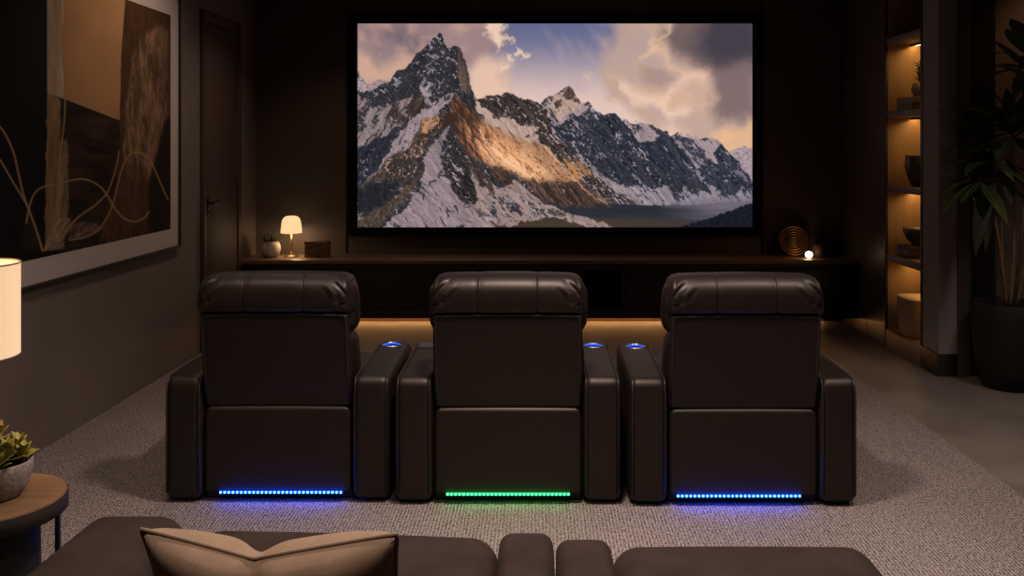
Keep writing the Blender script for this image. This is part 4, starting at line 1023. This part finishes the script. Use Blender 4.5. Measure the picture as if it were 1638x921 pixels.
b = bmesh.new(); bmesh.ops.create_uvsphere(b, u_segments=16, v_segments=12, radius=.032); bmesh.ops.translate(b, vec=(0, 0, .560), verts=b.verts[:])
obj('bulb', b, mat('bulb', (.9, .8, .6), .5, emit=(1, .72, .42), estr=14), ld, True)

# ------------------------------------------------------------------ sofa in the foreground
sf = thing('sofa', 'dark brown suede sofa in the foreground, seen from behind over its seats', 'sofa', (0, 2.0, .014))
def S(name, x0, x1, y0, y1, z0, z1, r, puff, n=(14, 14, 8), fn=None):
    return obj(name, softbox(x0, x1, y0 - 2.0, y1 - 2.0, z0 - .014, z1 - .014, r, n, puff, fn), M['suede'], sf, True)
def slope(x, y, z): return (x, y, z)
S('arm', -1.212, -.932, 1.20, 2.455, .05, .622, .075, .010)
S('seat_cushion', -.922, -.112, 1.45, 2.50, .20, .553, .070, .016, fn=lambda x, y, z: (x, y, z - .030 * (x + .5) * max(0, z - .2) / .35))
S('armrest_console', -.106, .038, 1.45, 2.470, .10, .558, .034, .008)
S('armrest_console', .046, .192, 1.45, 2.450, .10, .549, .034, .008)
S('seat_cushion', .200, .905, 1.45, 2.515, .20, .512, .070, .016)
S('seat_base', -.93, .89, 1.40, 2.44, .05, .215, .02, 0, (4, 4, 2))
S('backrest', -1.212, .905, 1.08, 1.44, .05, .70, .08, .01)
pl = obj('pillow', bmesh.new(), None); D.objects.remove(pl)
def pillow_meshes():
    """square cushion, pinched at its corners, with a karate-chop dent in the middle of the top edge"""
    n = 40; bm = bmesh.new(); w, h = .250, .176
    def outline(u, v):                       # pincushion outline and the dent
        x, z = u * w * (1 - .050 * (1 - v * v)), v * h * (1 - .030 * (1 - u * u))
        q_ = u + .16
        d = max(0, 1 - abs(q_) / (.84 if q_ < 0 else 1.16)) ** 1.12 * max(0, v) ** 1.5
        z -= .062 * d
        x += .012 * (-u) * d
        return x, z
    sides = []
    for s in (-1, 1):
        g_ = []
        for i in range(n + 1):
            row = []
            for j in range(n + 1):
                u, v = -1 + 2 * i / n, -1 + 2 * j / n
                x, z = outline(u, v)
                t = .064 * (max(0, (1 - u ** 4)) ** .55) * (max(0, (1 - v ** 6)) ** .45)
                crease = .030 * math.exp(-((u + .16 + .03 * (1 - v)) / .13) ** 2) * max(0, v) ** 1.1
                t = max(.0, t - crease)
                t += .004 * math.sin(9 * u + 5 * v) * (1 - abs(u)) * (1 - abs(v))
                row.append(bm.verts.new((x, s * t, z)))
            g_.append(row)
        sides.append(g_)
        for i in range(n):
            for j in range(n):
                f = (g_[i][j], g_[i + 1][j], g_[i + 1][j + 1], g_[i][j + 1])
                bm.faces.new(f if s < 0 else f[::-1])
    bmesh.ops.remove_doubles(bm, verts=bm.verts[:], dist=.0004)
    pipe = []
    k = 40
    for i in range(k): pipe.append(outline(-1 + 2 * i / k, -1))
    for i in range(k): pipe.append(outline(1, -1 + 2 * i / k))
    for i in range(k): pipe.append(outline(1 - 2 * i / k, 1))
    for i in range(k): pipe.append(outline(-1, 1 - 2 * i / k))
    pb = tube(bmesh.new(), [(x, 0, z) for x, z in pipe], .0042, 8, closed=True)
    return bm, pb
pm, pb = pillow_meshes()
pil = thing('throw_pillow', 'tan velvet throw pillow with a dented top, standing on the sofa', 'pillow', (-.504, 1.759, .716))
pil.rotation_euler = (math.radians(21), math.radians(.2), math.radians(-2)); pil.scale = (.97, 1, 1)
body = obj('pillow_cover', pm, M['pillow'], pil, True); obj('piping', pb, M['pillow_pipe'], pil, True)

# ------------------------------------------------------------------ tall plant by the alcove
px_, py_ = 3.140, 6.05
pp = thing('potted_palm', 'tall leafy plant in a large dark planter right of the shelf', 'plant', (px_, py_, 0))
obj('planter', lathe([(0, 0), (.150, 0), (.168, .010), (.205, .14), (.228, .30), (.230, .45), (.220, .560), (.214, .568), (.204, .566), (.202, .50), (0, .495)], 56), M['dark_pot'], pp, True)
obj('soil', lathe([(0, .512), (.203, .508)], 30), M['soil'], pp)
def rel(px, py, d): return at(px, py, d) - Vector((px_, py_, 0))
canes = [[(1611, 491, 6.05), (1600, 400, 6.04), (1584, 320, 6.02), (1566, 290, 6.00)],
         [(1604, 491, 6.08), (1603, 400, 6.05), (1599, 300, 6.03), (1590, 262, 6.02)],
         [(1616, 491, 6.02), (1622, 390, 6.00), (1621, 290, 5.98), (1620, 212, 5.98)],
         [(1622, 491, 6.06), (1632, 400, 6.08), (1640, 290, 6.10), (1646, 110, 6.12)],
         [(1626, 491, 6.00), (1646, 390, 5.95), (1668, 300, 5.92), (1690, 200, 5.90)]]
tops = []
for c in canes:
    ctrl = [rel(*q) for q in c]
    pts = [Vector(v) for v in smooth_pts([tuple(q) for q in ctrl], 6)]
    obj('cane', tube(bmesh.new(), pts, .012, 8, .007), M['cane'], pp, True); tops.append(pts[-1])
b = bmesh.new(); rib = bmesh.new()
def big_leaf(base, tip, width, sag=.10, ribw=.0028, n=9):
    base, tip = Vector(base), Vector(tip); L_ = (tip - base).length
    side = (tip - base).cross(Vector((0, 0, 1)))
    if side.length < .05: side = Vector((1, .3, 0))
    side.normalize(); rows = []; mid = []
    for i in range(n + 1):
        t = i / n
        p_ = base.lerp(tip, t) + Vector((0, 0, sag * L_ * 4 * t * (1 - t)))
        w = width * .5 * (math.sin(math.pi * (t ** .85)) ** .9) if 0 < i < n else (.004 if i == 0 else 0)
        mid.append(p_ + Vector((0, 0, .001)))
        nrm = side.cross((tip - base).normalized())
        rows.append([b.verts.new(p_ - side * w + Vector((0, 0, .22 * w))), b.verts.new(p_), b.verts.new(p_ + side * w + Vector((0, 0, .22 * w)))] if w > 0 else [b.verts.new(p_)])
    for a, c in zip(rows, rows[1:]):
        if len(c) == 3: b.faces.new((a[0], a[1], c[1], c[0])); b.faces.new((a[1], a[2], c[2], c[1]))
        else: b.faces.new((a[0], a[1], c[0])); b.faces.new((a[1], a[2], c[0]))
    tube(rib, mid, ribw, 5, .0008)
traced = [((1640, 62, 6.05), (1616, 30, 5.95), .075, .02), ((1650, 92, 6.0), (1608, 46, 5.92), .12, .05), ((1642, 112, 6.05), (1588, 64, 6.0), .06, .03),
          ((1642, 110, 6.12), (1574, 106, 6.1), .055, .05), ((1612, 86, 6.15), (1572, 92, 6.2), .03, .10), ((1646, 128, 6.0), (1600, 106, 5.95), .06, .04),
          ((1620, 214, 5.98), (1556, 142, 6.05), .06, .05), ((1622, 190, 6.0), (1560, 132, 6.1), .085, .10), ((1598, 192, 5.95), (1494, 181, 5.85), .075, .10),
          ((1620, 216, 5.98), (1543, 158, 5.9), .065, .06), ((1620, 216, 5.98), (1519, 208, 5.9), .070, .13), ((1590, 262, 6.02), (1497, 258, 5.85), .090, .16),
          ((1590, 258, 6.02), (1543, 281, 5.85), .100, .12), ((1572, 284, 6.0), (1502, 284, 5.85), .070, .10), ((1566, 290, 6.0), (1499, 321, 5.85), .080, .12),
          ((1586, 252, 6.02), (1563, 202, 6.1), .085, .03), ((1586, 256, 6.02), (1538, 208, 6.1), .080, .05), ((1620, 218, 5.98), (1592, 256, 5.8), .080, .05),
          ((1568, 292, 6.0), (1537, 326, 5.82), .085, .08), ((1572, 294, 6.0), (1572, 352, 5.85), .085, .05), ((1580, 300, 6.03), (1560, 412, 6.0), .11, .08),
          ((1590, 290, 6.03), (1576, 405, 6.02), .10, .06), ((1600, 262, 6.03), (1640, 300, 5.9), .09, .10), ((1620, 214, 5.98), (1668, 190, 5.8), .08, .12),
          ((1620, 212, 5.98), (1610, 140, 6.05), .075, .02), ((1624, 212, 5.98), (1640, 150, 6.1), .075, .02), ((1622, 220, 5.98), (1650, 262, 5.8), .085, .10),
          ((1646, 112, 6.12), (1660, 20, 6.15), .09, .02), ((1646, 112, 6.12), (1700, 60, 6.1), .09, .06), ((1646, 116, 6.12), (1700, 130, 6.0), .09, .10),
          ((1690, 200, 5.9), (1640, 170, 5.8), .09, .08), ((1690, 200, 5.9), (1650, 240, 5.75), .09, .10), ((1690, 200, 5.9), (1740, 200, 5.8), .09, .10), ((1690, 200, 5.9), (1700, 130, 5.9), .09, .03),
          ((1604, 250, 6.0), (1618, 330, 5.9), .08, .04), ((1570, 288, 6.0), (1548, 250, 6.1), .07, .03)]
for cpt, n_ in ((rel(1620, 212, 5.98), 9), (rel(1590, 262, 6.02), 8), (rel(1566, 290, 6.0), 7), (rel(1646, 112, 6.12), 10), (rel(1690, 200, 5.9), 8)):
    for i in range(n_):
        a = random.uniform(0, 2 * math.pi); e = random.uniform(-.35, .9); L_ = random.uniform(.26, .42)
        dirv = Vector((math.cos(a), math.sin(a) * .7, e)).normalized()
        tip = cpt + dirv * L_ + Vector((0, 0, -.10))
        tip.y = min(tip.y, .36)
        big_leaf(cpt + dirv * .02, tip, random.uniform(.07, .10), random.uniform(.05, .14))
for bs_, tp_, w, sg in traced: big_leaf(rel(*bs_), rel(*tp_), w * 1.40, sg)
obj('foliage', b, M['leaf_big'], pp, True); obj('midribs', rib, M['midrib'], pp, True)

# ------------------------------------------------------------------ lights
def downlight(x, y, power, size=.10, angle=110, blend=.8, color=(1.0, .83, .73), label='recessed ceiling spotlight', tilt=None, soft=.06):
    t = thing('ceiling_light', label, 'light', (x, y, ZC), 'recessed ceiling spotlights')
    obj('trim_ring', lathe([(.040, -.002), (.046, -.008), (.058, -.006), (.060, 0)], 28), M['black_metal'], t, True)
    obj('lens', lathe([(0, -.001), (.041, -.001)], 24), M['down'], t)
    l = D.lights.new('spot', 'SPOT'); l.energy = power; l.color = color; l.spot_size = math.radians(angle); l.spot_blend = blend; l.shadow_soft_size = soft
    o = D.objects.new('spot_beam', l); COL.objects.link(o); o.parent = t; o.location = (0, 0, -.02)
    if tilt: o.rotation_euler = tilt
    return t
def bulb(name, loc, power, color, soft, par=None):
    l = D.lights.new(name, 'POINT'); l.energy = power; l.color = color; l.shadow_soft_size = soft
    o = D.objects.new(name, l); COL.objects.link(o); o.location = loc
    if par: o.parent = par
    return o
WARM = (1.0, .60, .30)
downlight(.0, 3.25, 380, angle=125, label='recessed ceiling spotlight above the middle recliner', soft=.14)
downlight(1.5, 3.4, 190, angle=120, label='recessed ceiling spotlight above the right side of the rug', soft=.25)
downlight(-1.5, 3.4, 70, angle=120, label='recessed ceiling spotlight above the left side of the rug', soft=.25)
downlight(-.2, 1.3, 160, angle=120, label='recessed ceiling spotlight above the sofa', soft=.25)
downlight(XL + 1.0, 5.7, 46, angle=125, label='recessed ceiling spotlight over the painting', tilt=(0, math.radians(26), 0), color=(1, .78, .6))
downlight(XL + .9, 7.25, 24, angle=120, label='added ceiling spotlight brightening the wall by the door', color=(1, .70, .48))  # added lamp, brightens the door wall and the console's left end
downlight(3.60, 6.12, 11, angle=100, label='recessed ceiling spotlight over the alcove plant', color=(1, .50, .22))
downlight(3.2, 4.2, 120, angle=120, label='recessed ceiling spotlight over the bare floor', soft=.2)
bulb('lamp_bulb', (0, 0, .19), 3.2, (1.0, .68, .40), .03, lp)
bulb('lamp_bulb', (0, 0, .57), 4.0, WARM, .05, ld)
w = D.worlds.new('room_dark'); bpy.context.scene.world = w; w.use_nodes = True
w.node_tree.nodes['Background'].inputs[0].default_value = (.02, .018, .016, 1); w.node_tree.nodes['Background'].inputs[1].default_value = .1

# ------------------------------------------------------------------ camera and view
cam = D.cameras.new('camera'); co = D.objects.new('camera', cam); COL.objects.link(co)
co.location = (0, 0, H); co.rotation_euler = (math.radians(90), 0, 0)
cam.sensor_width = 36; cam.lens = F * 36 / 1638; cam.shift_x = (819 - CX) / 1638; cam.shift_y = -(460.5 - CY) / 1638; cam.clip_start = .05
sc = bpy.context.scene; sc.camera = co
sc.view_settings.view_transform = 'Standard'; sc.view_settings.look = 'None'; sc.view_settings.gamma = 1; sc.view_settings.exposure = 0
sc.view_settings.use_curve_mapping = False
sc.cycles.use_denoising = True; sc.cycles.max_bounces = 10; sc.cycles.diffuse_bounces = 6
sc.cycles.sample_clamp_indirect = 4
